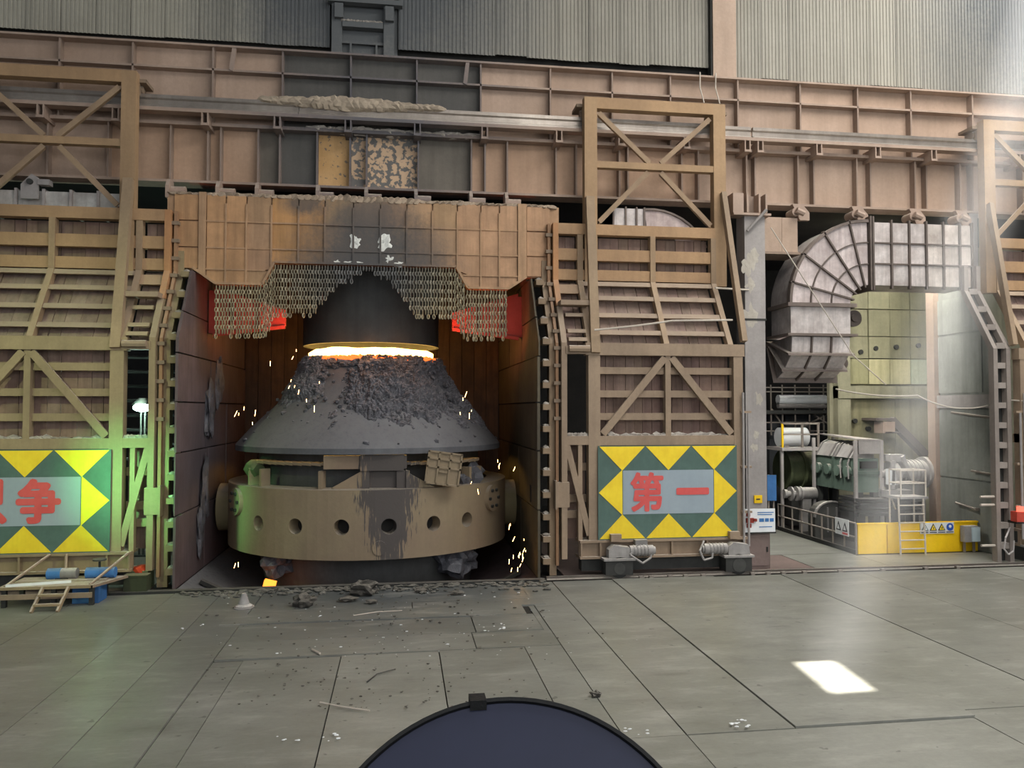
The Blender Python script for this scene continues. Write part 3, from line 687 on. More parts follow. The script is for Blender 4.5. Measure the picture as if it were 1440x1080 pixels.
MB().beam((-5.25, BY - .04, 8.3), (-3.94, BY - .04, 8.3), .07, .1).beam((-3.62, BY - .04, 8.95), (1.62, BY - .04, 8.95), .06, .1).beam((1.97, BY - .04, 8.33), (3.19, BY - .04, 8.33), .07, .1).beam((-5.87, BY - .04, 8.74), (-5.25, BY - .04, 8.3), .07, .1).beam((-3.94, BY - .04, 8.3), (-3.62, BY - .04, 8.95), .07, .1).beam((1.62, BY - .04, 8.95), (1.97, BY - .04, 8.33), .07, .1).beam((3.19, BY - .04, 8.33), (3.74, BY - .04, 8.7), .07, .1).build('edge_trim', 'hood', hb)
m = MB()
for k in range(60):
    x = -6.4 + k * .185
    hgt = .5 + .45 * mnoise.noise(Vector((x * .9, 2, 0))) + (.35 if -3.2 < x < .5 else 0)
    m.lump((x, BY + .15, 10.86), .2, k, 1, .35, (1.15, 1.2, max(.15, hgt)))
m.build('dust_drift', 'dustpile', hb, tint=(1.0, .86, .72), kind='stuff', smooth=True)
for (x, z, r_, h_) in ((-1.3, 9.62, .12, 1.5), (-.5, 9.6, .15, 1.2), (-.35, 9.12, .08, 1), (-1.55, 8.99, .1, .5), (-1.2, 8.98, .09, .5), (-.05, 8.98, .12, .5), (-1.85, 9.0, .08, .6)):
    MB().lump((x, BY - .02, z), r_, int(x * 9), 3, 1.3, (1.1, .22, h_)).build('ash_deposit', 'white', hb, tint=(.95, .93, .86))
# sooty ceiling of the enclosure and the exhaust skirt
MB().box(-6, 4, 23.9, 30.6, 10.9, 11.0).build('ceiling_hood', 'black', kind='structure')
ex = thing('exhaust_skirt', 'dark exhaust skirt hanging over the converter mouth behind the chains', 'exhaust skirt', (-.95, 26.3, 8))
MB().lathe([(2.2, 6.74), (2.2, 9.0), (2.1, 10.88), (2.0, 10.88), (2.1, 9.0), (2.1, 6.74)], (-.95, 26.2), 48, True).build('shell', 'skirt', ex, smooth=True)
for s, nm in ((-1, 'left'), (1, 'right')):
    t = thing('firelight_plate', f'added baffle plate in firelight red behind the {nm} chain curtain', 'baffle plate', (-.95 + s * 3.7, 25, 7.2))  # plates added to carry the fire's reflection off the walls
    c = -.95
    xi, xo = c + s * 2.55, c + s * 4.65
    a = [(xi, 24.6, 7.75), (xi, 24.6, 7.25), (xo, 24.6, 6.95), (xo, 24.6, 8.4)]
    b = [(p[0], 24.75, p[2]) for p in a]
    MB().hexa(a if s < 0 else a[::-1], b if s < 0 else b[::-1]).build('sheet', 'redplate', t)
    for q in (.35, .7): 
        x = xi + (xo - xi) * q
        MB().box(x - .03, x + .03, 24.52, 24.6, 7.15, 7.95).build('rib', 'redplate', t)
    MB().beam((xi, 24.55, 7.22), (xo, 24.55, 6.95), .1, .12).build('lower_edge', 'redplate', t)
    for q in (.3, .7):
        x = xi + (xo - xi) * q
        MB().box(x - .04, x + .04, 24.66, 24.74, 7.9, 10.9).build('hanger', 'dark', t)
    MB().box(min(xo, xo + s * .15), max(xo, xo + s * .15), 24.6, 24.75, 7.0, 8.3).build('wall_lug', 'redplate', t)

# chain curtains
def link_tpl(nseg=8, nm=3, L=.17, W=.104, r=.021):
    vs = []; fs = []
    for i in range(nseg):
        a = 2 * math.pi * i / nseg
        cx, cz = math.cos(a) * (W / 2 - r), math.sin(a) * (L / 2 - r)
        for j in range(nm):
            b = 2 * math.pi * j / nm
            vs.append((cx + math.cos(a) * r * math.cos(b), r * math.sin(b), cz + math.sin(a) * r * math.cos(b)))
    for i in range(nseg):
        for j in range(nm):
            i2, j2 = (i + 1) % nseg, (j + 1) % nm
            fs.append((i * nm + j, i2 * nm + j, i2 * nm + j2, i * nm + j2))
    return vs, fs
LV, LF = link_tpl()
CY = 23.13
def interp(tab, x):
    for (a, va), (b, vb) in zip(tab, tab[1:]):
        if a <= x <= b: return va + (vb - va) * (x - a) / (b - a)
    return tab[-1][1] if x > tab[-1][0] else tab[0][1]
bot = [(303, 472), (366, 474), (374, 470), (384, 446), (440, 444), (450, 432), (460, 418), (470, 407), (482, 398), (495, 391), (503, 387), (506, 386), (512, 381), (535, 386), (545, 392), (556, 402), (566, 416), (574, 430), (584, 445), (628, 447), (640, 452), (652, 474), (715, 478)]
topx = [(303, 400), (370, 400), (385, 371), (640, 376), (657, 407), (715, 407)]
for (xa, xb, lab, nm) in ((303, 372, 'hanging chain curtain under the left low end of the hood band', 'left'), (373, 655, 'wide arched chain curtain hanging in the middle of the hood band', 'mid'), (656, 715, 'hanging chain curtain under the right low end of the hood band', 'right')):
    m = MB(); x = xa + 1.0
    while x < xb:
        yt, yb = interp(topx, x), interp(bot, x) + rnd.uniform(-4, 5)
        X = PX(x, CY, (yt + yb) / 2); zt = PZ(x, yt, CY) - .02; zbm = PZ(x, yb, CY)
        z = zt - .07; k = 0; sw = rnd.uniform(-.01, .01); yj = rnd.uniform(-.03, .03)
        while z > zbm:
            tw = (R(25) if k % 2 else R(-65)) + rnd.uniform(-.3, .3); c, s_ = math.cos(tw), math.sin(tw)
            m.add([(X + v[0] * c - v[1] * s_ + sw * k * .15, CY + yj + v[0] * s_ + v[1] * c, z + v[2]) for v in LV], LF)
            z -= .126; k += 1
        x += 4.15
    o = m.build('chain_curtain', 'chain')
    tag(o, lab, 'chain curtain', 'chain curtains', 'stuff')

# ================================================================== CONVERTER
VC = (-.95, 26.15)
cv = thing('converter_vessel', 'huge steel converter vessel with slag crusted cone and glowing mouth in its pit', 'converter', (VC[0], VC[1], -3))
MB().lathe([(2.2, -4), (2.9, -2.5), (3.2, -1.0), (3.5, .4), (3.5, 3.6), (3.2, 3.9)], VC, 64).build('shell', 'vessel', cv, smooth=True, tint=(.72, .7, .62))
MB().lathe([(4.1, 3.48), (4.22, 3.46), (4.22, 3.62), (3.75, 4.15), (2.9, 4.95), (2.35, 5.7), (2.12, 6.3), (2.0, 6.32), (1.95, 6.2), (2.2, 5.6), (3.6, 4.05), (4.05, 3.6)], VC, 80, True).build('cone_skirt', 'vessel', cv, smooth=True)
# ring with holes
RR, Z0, Z1 = 4.4, .6, 2.5
holes = []
for px, py in ((363, 733), (415, 737), (480, 737), (547, 733), (610, 726), (657, 717)):
    d = ray(px, py); ox, oy = 0 - VC[0], 0 - VC[1]
    A = d.x ** 2 + d.y ** 2; B = 2 * (ox * d.x + oy * d.y); Cc = ox * ox + oy * oy - RR * RR
    t = (-B - math.sqrt(B * B - 4 * A * Cc)) / 2 / A
    p = Vector((0, 0, H)) + d * t; holes.append((math.atan2(p.x - VC[0], -(p.y - VC[1])), p.z))
hr = .215
rm = MB()
def rp(a, z, r=RR): return (VC[0] + r * math.sin(a), VC[1] - r * math.cos(a), z)
spans = []
for a, z in holes: spans.append((a - .085, a + .085, a, 1.5))
cur = -math.pi
def plain(a0, a1):
    n = max(1, int((a1 - a0) / .06))
    for i in range(n):
        u, v = a0 + (a1 - a0) * i / n, a0 + (a1 - a0) * (i + 1) / n
        rm.add([rp(u, Z0), rp(v, Z0), rp(v, Z1), rp(u, Z1)], [(0, 1, 2, 3)])
for a0, a1, ac, zc in spans:
    plain(cur, a0)
    hw = .085
    rm.add([rp(a0, Z0), rp(ac, Z0), rp(a1, Z0), rp(a1, zc - hw * RR), rp(ac, zc - hw * RR), rp(a0, zc - hw * RR)], [(0, 1, 4, 5), (1, 2, 3, 4)])
    rm.add([rp(a0, zc + hw * RR), rp(ac, zc + hw * RR), rp(a1, zc + hw * RR), rp(a1, Z1), rp(ac, Z1), rp(a0, Z1)], [(0, 1, 4, 5), (1, 2, 3, 4)])
    n = 24; sq = []; ci = []; inn = []
    for i in range(n):
        th = 2 * math.pi * i / n; c, s_ = math.cos(th), math.sin(th); k = 1 / max(abs(c), abs(s_))
        sq.append(rp(ac + c * k * hw, zc + s_ * k * hw * RR)); ci.append(rp(ac + c * hr / RR, zc + s_ * hr)); inn.append(rp(ac + c * hr / RR, zc + s_ * hr, RR - .45))
    rm.add(sq + ci + inn, [(i, (i + 1) % n, n + (i + 1) % n, n + i) for i in range(n)] + [(n + i, n + (i + 1) % n, 2 * n + (i + 1) % n, 2 * n + i) for i in range(n)])
    cur = a1
plain(cur, math.pi)
rm.lathe([(RR, Z1), (RR - .62, Z1 + .02)], VC, 104); rm.lathe([(RR - .62, Z0), (RR, Z0)], VC, 104)
rg = rm.build('trunnion_ring', 'ring', cv, smooth=True)
for a, z in holes:
    n = 20
    MB().cyl(rp(a, 1.5, RR - .5), rp(a, 1.5, RR - .44), .23, n=n).build('hole_end', 'black', rg)
for px, py in ((334, 697), (693, 690)):
    a = -1.02 if px < 500 else .99; zc = 2.02
    MB().cyl(rp(a, zc, RR - .02), rp(a, zc, RR + .1), .4, n=20).build('cover_cap', 'ring', rg, smooth=True)
    for q in range(6):
        th = q * math.pi / 3
        MB().cyl(rp(a + .27 * math.cos(th) / RR, zc + .27 * math.sin(th), RR + .08), rp(a + .27 * math.cos(th) / RR, zc + .27 * math.sin(th), RR + .16), .05, n=8).build('bolt', 'dark', rg)
MB().cyl(rp(.09, .92, RR - .01), rp(.09, .92, RR + .03), .2, n=20).build('plug', 'ring', rg, smooth=True)
for s, lab in ((-1, 0), (1, 1)):
    MB().cyl((VC[0] + s * 4.3, VC[1], 1.6), (VC[0] + s * 4.72, VC[1], 1.6), .75, n=24).build('trunnion', 'ring', cv, smooth=True, tint=(.9, 1, .85))
# support gear between ring and skirt
FY = VC[1] - 4.0
for (x0, x1, z0, z1, y0, d, tn, nm) in ((-2.1, .18, 3.05, 3.42, FY, .25, 1, 'support_beam'), (-1.1, .1, 3.0, 3.45, FY - .06, .1, 1.05, 'beam_plate'), (-1.05, -.85, 2.5, 3.05, FY - .02, .5, 1, 'stand_post'), (-.1, .1, 2.5, 3.05, FY - .02, .5, 1, 'stand_post'), (-.85, -.1, 2.52, 2.98, FY + .1, .3, .75, 'stand_block')):
    MB().box(x0, x1, y0, y0 + d, z0, z1).build(nm, 'ring', cv, tint=tn)
MB().prism_xz([(-1.05, 2.5), (-1.05, 3.0), (-1.9, 2.52)], FY, FY + .08).build('gusset', 'ring', cv)
MB().prism_xz([(.1, 2.5), (.95, 2.52), (.1, 3.0)], FY, FY + .08).build('gusset', 'ring', cv)
for s in (-1, 1):
    m = MB()
    for k in range(10):
        a0, a1 = s * (.24 + k * .075), s * (.24 + (k + 1) * .075)
        q = [rp(a, z, r) for a, z, r in ((a0, 3.12, 4.0), (a1, 3.15, 4.0), (a1, 3.23, 4.0), (a0, 3.2, 4.0))]; q2 = [rp(a, z, r) for a, z, r in ((a0, 3.12, 3.6), (a1, 3.15, 3.6), (a1, 3.23, 3.6), (a0, 3.2, 3.6))]
        m.hexa(q, q2)
    m.build('curved_flange', 'ring', cv, smooth=True)
for a in (-.95, -.8, -.3, .28, .55, .8, .92):
    MB().box(-.05, .05, -.25, .05, 0, .5).build('lug', 'ring', cv).matrix_local = Matrix.Translation(Vector(rp(a, 2.5, 3.95)) - cv.location) @ Matrix.Rotation(a, 4, 'Z')
MB().lump(rp(-.98, 2.95, 3.95), .3, 3, 2, .3).build('clamp_head', 'olive', cv, smooth=True)
for a, z, r_ in ((.86, 2.65, .35), (.93, 2.85, .25), (.78, 2.55, .3)): MB().lump(rp(a, z, 3.95), r_, int(a * 50), 2, .7).build('slag_lump', 'slag', cv)
# tilted box panel hanging in the gap
px = bpy.data.objects.new('access_panel', None)
ap = MB().box(-.48, .48, -.1, .12, -.45, .45).build('access_panel', 'ring', cv, tint=1.05)
ap.matrix_local = Matrix.Translation(Vector((1.2, FY - .05, 3.05)) - cv.location) @ Matrix.Rotation(R(8), 4, 'Y')
bpy.data.objects.remove(px)
for x in (-.46, -.16, .16, .46): MB().box(x - .025, x + .025, -.15, -.1, -.45, .45).build('panel_rib', 'ring', ap)
for z in (-.44, 0.02, .25, .44): MB().box(-.48, .48, -.15, -.1, z - .025, z + .025).build('panel_rib', 'ring', ap)
MB().box(-.12, .12, -.16, -.1, -.12, -.08).build('panel_handle', 'ring', ap)
# slag crust on the cone
def crust(th0, th1, dens, amp, seed, lo):
    m = MB(); na, nz_ = 150, 90; prof = [(4.15, 3.7), (3.75, 4.2), (2.9, 5.0), (2.35, 5.75), (2.1, 6.3)]
    def pr(t):
        t = t * 4; i = min(3, int(t)); f = t - i
        return (prof[i][0] + (prof[i + 1][0] - prof[i][0]) * f, prof[i][1] + (prof[i + 1][1] - prof[i][1]) * f)
    vs = []
    for i in range(na + 1):
        for j in range(nz_ + 1):
            a = th0 + (th1 - th0) * i / na; t = lo + (1 - lo) * j / nz_; r, z = pr(t)
            e = min(i, na - i) / na * 4; e = min(1, e) * min(1, j / nz_ * 3)
            n_ = mnoise.noise(Vector((a * 5, t * 4, seed))) + .6 * mnoise.noise(Vector((a * 16, t * 12, seed))) + .7 * abs(mnoise.noise(Vector((a * 26, t * 20, seed)))) + .5 * abs(mnoise.noise(Vector((a * 60, t * 48, seed)))) - .3
            d = (e * .22 - .1) + amp * n_
            vs.append(rp(a, z + d * .6, r + d))
    fs = [(i * (nz_ + 1) + j, (i + 1) * (nz_ + 1) + j, (i + 1) * (nz_ + 1) + j + 1, i * (nz_ + 1) + j + 1) for i in range(na) for j in range(nz_)]
    return m.add(vs, fs)
crust(-.42, 1.15, 0, .13, 3, .22).build('slag_crust', 'slag', cv)
crust(-1.6, -.42, 0, .08, 9, .4).build('slag_crust', 'slag', cv, tint=1.2)
crust(.95, 2.2, 0, .12, 14, .15).build('slag_crust', 'slag', cv)
m = MB()
for k in range(280):
    a = rnd.uniform(-1.5, 1.4) if k % 2 else rnd.gauss(.35, .4); t = rnd.uniform(0, 1); r = 4.1 - 1.95 * t ** .75; z = 3.75 + 2.5 * t
    m.lump(rp(a, z, r + .02), rnd.uniform(.025, .1), k, 1, .6)
m.build('slag_crumbs', 'slag', cv, kind='stuff')
for c, r_ in ((rp(.72, .35, 3.75), .5), (rp(.85, .2, 3.7), .4), (rp(-.75, .3, 3.8), .4)):
    MB().lump(c, r_, int(r_ * 100), 3, .8).build('slag_lump', 'slag', cv, tint=1.3)
# glowing mouth
m = MB(); n = 64; prof = [(1.98, 6.2), (2.02, 6.5), (1.85, 6.6), (1.2, 6.64), (0, 6.66)]; vs = []; fs = []
for i in range(n):
    a = 2 * math.pi * i / n
    for r, z in prof: vs.append(rp(a, z + .07 * mnoise.noise(Vector((math.sin(a) * 2, math.cos(a) * 2, r))), r))
k = len(prof)
for i in range(n):
    for j in range(k - 1): fs.append((i * k + j, (i + 1) % n * k + j, (i + 1) % n * k + j + 1, i * k + j + 1))
m.add(vs, fs).build('molten_mouth', 'molten', cv, smooth=True)
m = MB()
for k in range(70):
    a = -1.35 + 2.7 * k / 69
    m.lump(rp(a, 6.26 + .08 * mnoise.noise(Vector((k * .7, 0, 0))), 2.1), .11, k, 2, .7, (1.2, 1, .8))
m.build('glowing_lip', 'ember', cv)
m = MB()
for k in range(70):
    a = -1.35 + 2.7 * k / 69
    m.lump(rp(a + .02, 6.1 + .12 * mnoise.noise(Vector((k * .7, 0, 0))), 2.2), .13, k + 8, 2, .8, (1.2, 1, .9))
m.build('lip_crust', 'slag', cv)
# sparks
m = MB()
for (px_, py_, n_, sx, sy) in ((400, 520, 7, 22, 40), (345, 590, 5, 15, 20), (728, 788, 12, 14, 18), (712, 640, 4, 14, 40), (665, 575, 5, 18, 25), (660, 690, 2, 20, 20), (330, 800, 2, 30, 30), (420, 555, 3, 30, 20), (720, 750, 4, 20, 20)):
    for q in range(n_):
        p = at(px_ + rnd.uniform(-sx, sx), py_ + rnd.uniform(-sy, sy), rnd.uniform(21.75, 22.1))
        l = rnd.uniform(.02, .09); d = Vector((rnd.uniform(-.2, .5), 0, 1)).normalized()
        m.beam(p - d * l, p + d * l, .009, .009)
o = m.build('sparks', 'spark'); tag(o, 'shower of tiny bright sparks flying around the converter', 'sparks', None, 'stuff')
t = thing('hot_slag_piece', 'small orange glowing piece at the left foot of the pit', 'slag', (-3.85, 23, -1.2))
MB().beam((-3.55, 22.6, -.05), (-3.85, 22.7, -1.2), .32, .2).build('glowing_stub', 'orangeglow', t)
MB().box(-4.0, -3.4, 22.65, 23.0, -2.4, -.9).build('holder', 'dark', t)

# ================================================================== RIGHT BAY
gc = thing('box_column', 'tall grey box column with a bolted splice beside the right door', 'column', (11, 23.4, 0))
MB().box(10.68, 11.36, 23.2, 23.8, 0, 7.52).build('lower_length', 'greycol', gc)
MB().box(10.7, 11.38, 23.2, 23.8, 7.55, 10.85).build('upper_length', 'greycol', gc, tint=1.03)
MB().box(10.66, 11.4, 23.18, 23.82, 7.5, 7.56).build('splice', 'dark', gc)
for k in range(7): MB().lump((rnd.uniform(10.8, 11.3), 23.2, rnd.uniform(3.2, 10.2)), rnd.uniform(.06, .18), k, 3, 1.4, (1, .03, 1.5)).build('scale_patch', 'greycol', gc, tint=(1.3, 1.28, 1.15))
MB().tube([(10.75, 23.1, 10.3), (11.3, 22.9, 10.95)], .05).build('pin_rod', 'greycol', gc)
t = thing('bracket_box', 'tan ribbed bracket box hanging under the girder above the grey column', 'bracket', (10.5, 23.3, 10.9))
a0, a1 = PX(1029, 23.2, 280), PX(1077, 23.2, 280)
MB().box(a0, a0 + .35, 23.1, 23.5, 10.85, 11.5).build('side_plate', 'girder', t)
MB().box(a0, a1 - .1, 23.45, 23.55, 10.85, 11.5).build('back_plate', 'girder', t, tint=.7)
for q in (.45, .8, 1.0): MB().box(a0 + q * (a1 - a0) - .06, a0 + q * (a1 - a0), 23.1, 23.5, 10.9, 11.5).build('rib', 'girder', t)
MB().box(a0, a1 + .1, 23.05, 23.55, 10.8, 10.87).build('bottom_plate', 'girder', t)
t = thing('duct_stub', 'square tan duct stub right of the grey column under the girder', 'duct', (11.9, 23.6, 9.5))
MB().box(11.42, 12.05, 23.4, 24.4, 9.75, 10.85).build('side_panel', 'web', t)
MB().box(12.07, 12.6, 23.42, 24.4, 9.75, 10.85).build('side_panel', 'web', t, tint=1.05)
MB().box(11.4, 12.66, 23.36, 24.4, 9.66, 9.74).build('bottom_flange', 'web', t, tint=.7)

# curved exhaust duct
DY = 23.3; DD = 1.3
dk = thing('exhaust_duct', 'large curved grey metal duct with ribs bending down beside the machinery', 'duct', (14, 24, 6))
xe = 14.95; zc = 8.1; Ro, Ri = 2.7, .62
sx = [15.1] + [PX(x, DY, 360) for x in (1253, 1278, 1302, 1326, 1349, 1366)]
sz = [8.72, 9.42, 10.1, 10.78]
for a, b in zip(sx, sx[1:]):
    for z0, z1 in zip(sz, sz[1:]):
        t = jit(.1); MB().box(a + .01, b - .01, DY + rnd.uniform(-.01, .01), DY + .04, z0 + .01, z1 - .01).build('duct_panel', 'duct', dk, tint=(t * 1.02, t, t * .95) if a > 17 else (t, t, t))
    MB().box(b - .03, b + .03, DY - .07, DY + .05, 8.62, 10.86).build('duct_rib', 'ductrib', dk)
for z in sz[1:3]: MB().box(15.1, sx[-1], DY - .05, DY + .03, z - .025, z + .025).build('duct_rib', 'ductrib', dk)
MB().box(15.1, sx[-1], DY + .02, DY + DD, 8.72, 10.78).build('straight_body', 'duct', dk, tint=.85)
MB().box(14.97, 15.03, DY - .12, DY + DD, 8.55, 10.95).box(15.06, 15.12, DY - .12, DY + DD, 8.55, 10.95).build('flange', 'ductrib', dk)
angs = [90, 104, 124, 145, 166, 180]
rad = [Ri, 1.3, 2.0, Ro]
pt = lambda r, a: (xe + r * math.cos(R(a)), zc + r * math.sin(R(a)))
m = MB()
for a, b in zip(angs, angs[1:]):
    for q in range(3):
        u, v = a + (b - a) * q / 3, a + (b - a) * (q + 1) / 3
        m.prism_xz([pt(Ri, u), pt(Ro, u), pt(Ro, v), pt(Ri, v)], DY + .03, DY + DD)
m.build('elbow_body', 'duct', dk, tint=.8)
for a, b in zip(angs, angs[1:]):
    for r0, r1 in zip(rad, rad[1:]):
        t = jit(.1)
        pts = [pt(r0 + .01, a + .3), pt(r1 - .01, a + .3)] + [pt(r1 - .01, a + (b - a) * q / 3) for q in (1, 2)] + [pt(r1 - .01, b - .3), pt(r0 + .01, b - .3)] + [pt(r0 + .01, a + (b - a) * q / 3) for q in (2, 1)]
        MB().prism_xz(pts, DY + rnd.uniform(-.01, .01), DY + .04).build('duct_panel', 'duct', dk, tint=(t * 1.02, t * .97, t * .98))
for a in angs[1:-1]:
    p, q = pt(Ri - .08, a), pt(Ro + .08, a); MB().beam((p[0], DY, p[1]), (q[0], DY, q[1]), .05, .16).build('duct_rib', 'ductrib', dk)
for r_ in rad[1:3]:
    m = MB()
    for k in range(15):
        p, q = pt(r_, 90 + 6 * k), pt(r_, 96 + 6 * k); m.beam((p[0], DY - .01, p[1]), (q[0], DY - .01, q[1]), .04, .09)
    m.build('duct_rib', 'ductrib', dk)
m = MB()
for k in range(18):
    p, q = pt(Ro, 90 + 5 * k), pt(Ro, 95 + 5 * k); m.beam((p[0], DY + .02, p[1]), (q[0], DY + .02, q[1]), .09, .2)
m.build('outer_rim', 'ductrib', dk, tint=1.4)
xl, xr = xe - Ro, xe - Ri
MB().box(xl - .12, xr + .15, DY - .12, DY + DD, 7.98, 8.1).build('flange', 'ductrib', dk, tint=1.4)
MB().box(xl + .02, xr - .02, DY, DY + DD, 7.12, 7.98).build('drop_panel', 'duct', dk, tint=.95)
MB().box(xl - .15, xr + .15, DY - .15, DY + DD, 7.04, 7.12).build('flange', 'ductrib', dk, tint=1.4)
tiers = [(DY, 7.04), (DY + .06, 6.5), (DY + .5, 6.0), (DY + 1.1, 5.66)]
hy_, hz_ = DY + 1.5, 7.0
for k, ((y0, z0), (y1, z1)) in enumerate(zip(tiers, tiers[1:])):
    g = .03
    xa, xb = xl + .05, xr - .02
    for q in range(3):
        u, v = xa + (xb - xa) * q / 3 + .02, xa + (xb - xa) * (q + 1) / 3 - .02
        MB().hexa([(u, y0, z0 - g), (u, y1, z1 + g), (v, y1, z1 + g), (v, y0, z0 - g)], [(u, y0 + .08, z0), (u, y1 + .08, z1 + .08), (v, y1 + .08, z1 + .08), (v, y0 + .08, z0)]).build('duct_panel', 'duct', dk, tint=jit(.1, 1.12))
        if q: MB().beam((u - .02, y0, z0), (u - .02, y1, z1), .05, .14).build('duct_rib', 'ductrib', dk)
    MB().prism_yz([(y0 + .03, z0), (y1 + .03, z1), (hy_, hz_ - .05)], xa + .01, xb - .01).build('tier_body', 'duct', dk, tint=.6)
    MB().hexa([(xl - .1, y1 - .12, z1 - .08), (xr + .1, y1 - .12, z1 - .08), (xr + .1, y1 - .1, z1 - .01), (xl - .1, y1 - .1, z1 - .01)], [(xl - .1, hy_, hz_ - .08), (xr + .1, hy_, hz_ - .08), (xr + .1, hy_, hz_ - .01), (xl - .1, hy_, hz_ - .01)]).build('flange', 'ductrib', dk, tint=1.5)
for (px_, py_, r_) in ((1199, 448, .28), (1183, 511, .2)):
    p = at(px_, py_, 24.5); t = thing('pulley_wheel', 'small brown pulley wheel beside the curved duct' if r_ > .25 else 'small dark valve wheel at the lower right of the curved duct', 'pulley', p)
    MB().cyl((p.x, 24.4, p.z), (p.x, 24.55, p.z), r_, n=18).cyl((p.x, 24.33, p.z), (p.x, 24.62, p.z), r_ * .45, n=12).build('wheel', 'ductrib', t, smooth=True)
    MB().box(p.x - .6, p.x, 24.55, 24.65, p.z - .05, p.z + .05).build('bracket', 'ductrib', t)

# short ducts seen over the doors
t = thing('round_elbow_duct', 'pinkish curved duct top showing over the right door behind its frame', 'duct', (8.6, 24.6, 10.4))
m = MB(); c0 = (7.75, 9.0)
for k in range(8):
    u, v = 96 - 9 * k, 96 - 9 * (k + 1); pp = lambda r, a: (c0[0] + r * math.cos(R(a)), c0[1] + r * math.sin(R(a)))
    m.prism_xz([pp(1.3, u), pp(1.3, v), pp(1.95, v), pp(1.95, u)], 23.5, 24.5)
m.build('elbow', 'duct', t, tint=(.95, .85, .84), smooth=True)
m = MB()
for k in range(8):
    u, v = 96 - 9 * k, 96 - 9 * (k + 1); m.beam((*[pp(1.97, u)[0]], 23.5, pp(1.97, u)[1]), (pp(1.97, v)[0], 23.5, pp(1.97, v)[1]), .06, .14)
m.build('rim', 'ductrib', t, tint=1.6)
MB().box(6.5, 7.5, 23.5, 24.5, 10.3, 10.98).build('straight_length', 'duct', t)
for x in (6.5, 6.9, 7.25, 7.5): MB().box(x, x + .05, 23.44, 24.5, 10.3, 11.02).build('duct_rib', 'ductrib', t, tint=1.4)
t = thing('low_duct', 'pale ribbed duct lying behind the top of the left door', 'duct', (-9.5, 24, 10.5))
MB().box(-14, -7.95, 23.5, 24.3, 10.25, 10.85).build('body', 'duct', t, tint=(.95, 1, .98))
for k in range(9): MB().box(-13.6 + k * .72, -13.53 + k * .72, 23.42, 24.3, 10.2, 10.9).build('duct_rib', 'duct', t, tint=.8)
t = thing('clevis_bracket', 'grey clevis bracket with bolt on the duct behind the left door frame', 'bracket', (-10, 23.3, 11))
p = at(43, 262, 23.3)
MB().prism_xz([(p.x - .25, p.z - .35), (p.x + .2, p.z - .35), (p.x + .2, p.z + .25), (p.x + .02, p.z + .35), (p.x - .25, p.z + .05)], 23.28, 23.36).build('plate', 'greycol', t)
MB().cyl((p.x, 23.2, p.z + .12), (p.x, 23.4, p.z + .12), .08, n=10).build('bolt', 'dark', t)
MB().box(p.x + .2, p.x + .5, 23.25, 23.5, p.z + .05, p.z + .2).build('tab', 'greycol', t)

# flank wall of the next bay, pillar and panelled rear wall
fk = MB()
FP = [(22.5, 0), (22.5, ZC + .1), (23.8, ZBk + .1), (23.8, 11.3), (25.9, 11.3), (25.9, 0)]
fk.prism_yz(FP, 19.1, 19.3)
fk = fk.build('wall_flank', 'concretegrey', kind='structure')
for z0, z1 in ((0, 2.3), (2.32, 4.7), (5.25, 7.3), (7.32, 8.6)):
    ya = 22.6 if z1 < 7 else 23.3
    MB().box(19.06, 19.1, ya + .15, 25.6, z0 + .03, z1 - .02).build('flank_panel', 'concretegrey', fk, tint=jit(.06, 1.1))
MB().box(18.98, 19.1, 22.6, 25.9, 4.75, 5.2).build('flank_beam', 'greycol', fk)
m = MB()
for (y0, z0), (y1, z1) in zip(FP[:3], FP[1:4]): m.beam((19.05, y0, z0), (19.05, y1, z1), .22, .3, side=(1, 0, 0))
m.build('flank_edge', 'greycol', fk)
for i, (pa, pb) in enumerate((((1338, 580), (1400, 588)), ((1366, 662), (1400, 668)), ((1344, 707), (1372, 716)))):
    t = thing('wall_pipe', ['upper slanting pipe on the grey flank wall', 'middle slanting pipe on the grey flank wall', 'lower slanting pipe on the grey flank wall'][i], 'pipe', (18.95, 24, 3), 'slanting pipes on the flank wall')
    q = []
    for px_, py_ in (pa, pb):
        d = ray(px_, py_); q.append(Vector((0, 0, H)) + d * (18.95 / d.x))
    MB().cyl(q[0], q[1], .04, n=8).build('tube', 'pipe', t, smooth=True)
    MB().box(q[1].x - .03, 19.1, q[1].y - .05, q[1].y + .05, q[1].z - .05, q[1].z + .05).build('clip', 'pipe', t)
MB().box(18.9, 19.3, 25.55, 25.95, 0, 11.3).build('trim_4', 'girder', kind='structure')
rp_ = MB().box(17.2, 26, 29.55, 29.75, 0, 11.5).build('wall_panelled', 'concrete', kind='structure')
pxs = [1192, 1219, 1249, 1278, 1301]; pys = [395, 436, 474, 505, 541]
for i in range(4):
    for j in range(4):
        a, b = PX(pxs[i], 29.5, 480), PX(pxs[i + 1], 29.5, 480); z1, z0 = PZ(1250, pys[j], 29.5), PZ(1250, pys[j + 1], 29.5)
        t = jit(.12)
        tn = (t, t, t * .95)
        if j == 3: tn = (1.95, 1.9, 1.65) if i in (1, 2) else ((1.5, 1.7, 1.75) if i == 3 else (1.15, 1.15, .95))  # bottom row tinted bright to imitate reflected light
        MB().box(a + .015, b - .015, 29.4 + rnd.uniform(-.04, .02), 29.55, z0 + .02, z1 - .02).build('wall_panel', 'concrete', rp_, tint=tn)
for a, b in ((17.95, 20.0), (20.02, 21.8)): MB().box(a, b, 29.46, 29.55, 0, 5.1).build('wall_panel', 'concrete', rp_, tint=(1, .97, .85))
MB().box(17.35, 17.9, 29.2, 29.55, 0, 9).build('wall_post', 'concrete', rp_, tint=1.1)
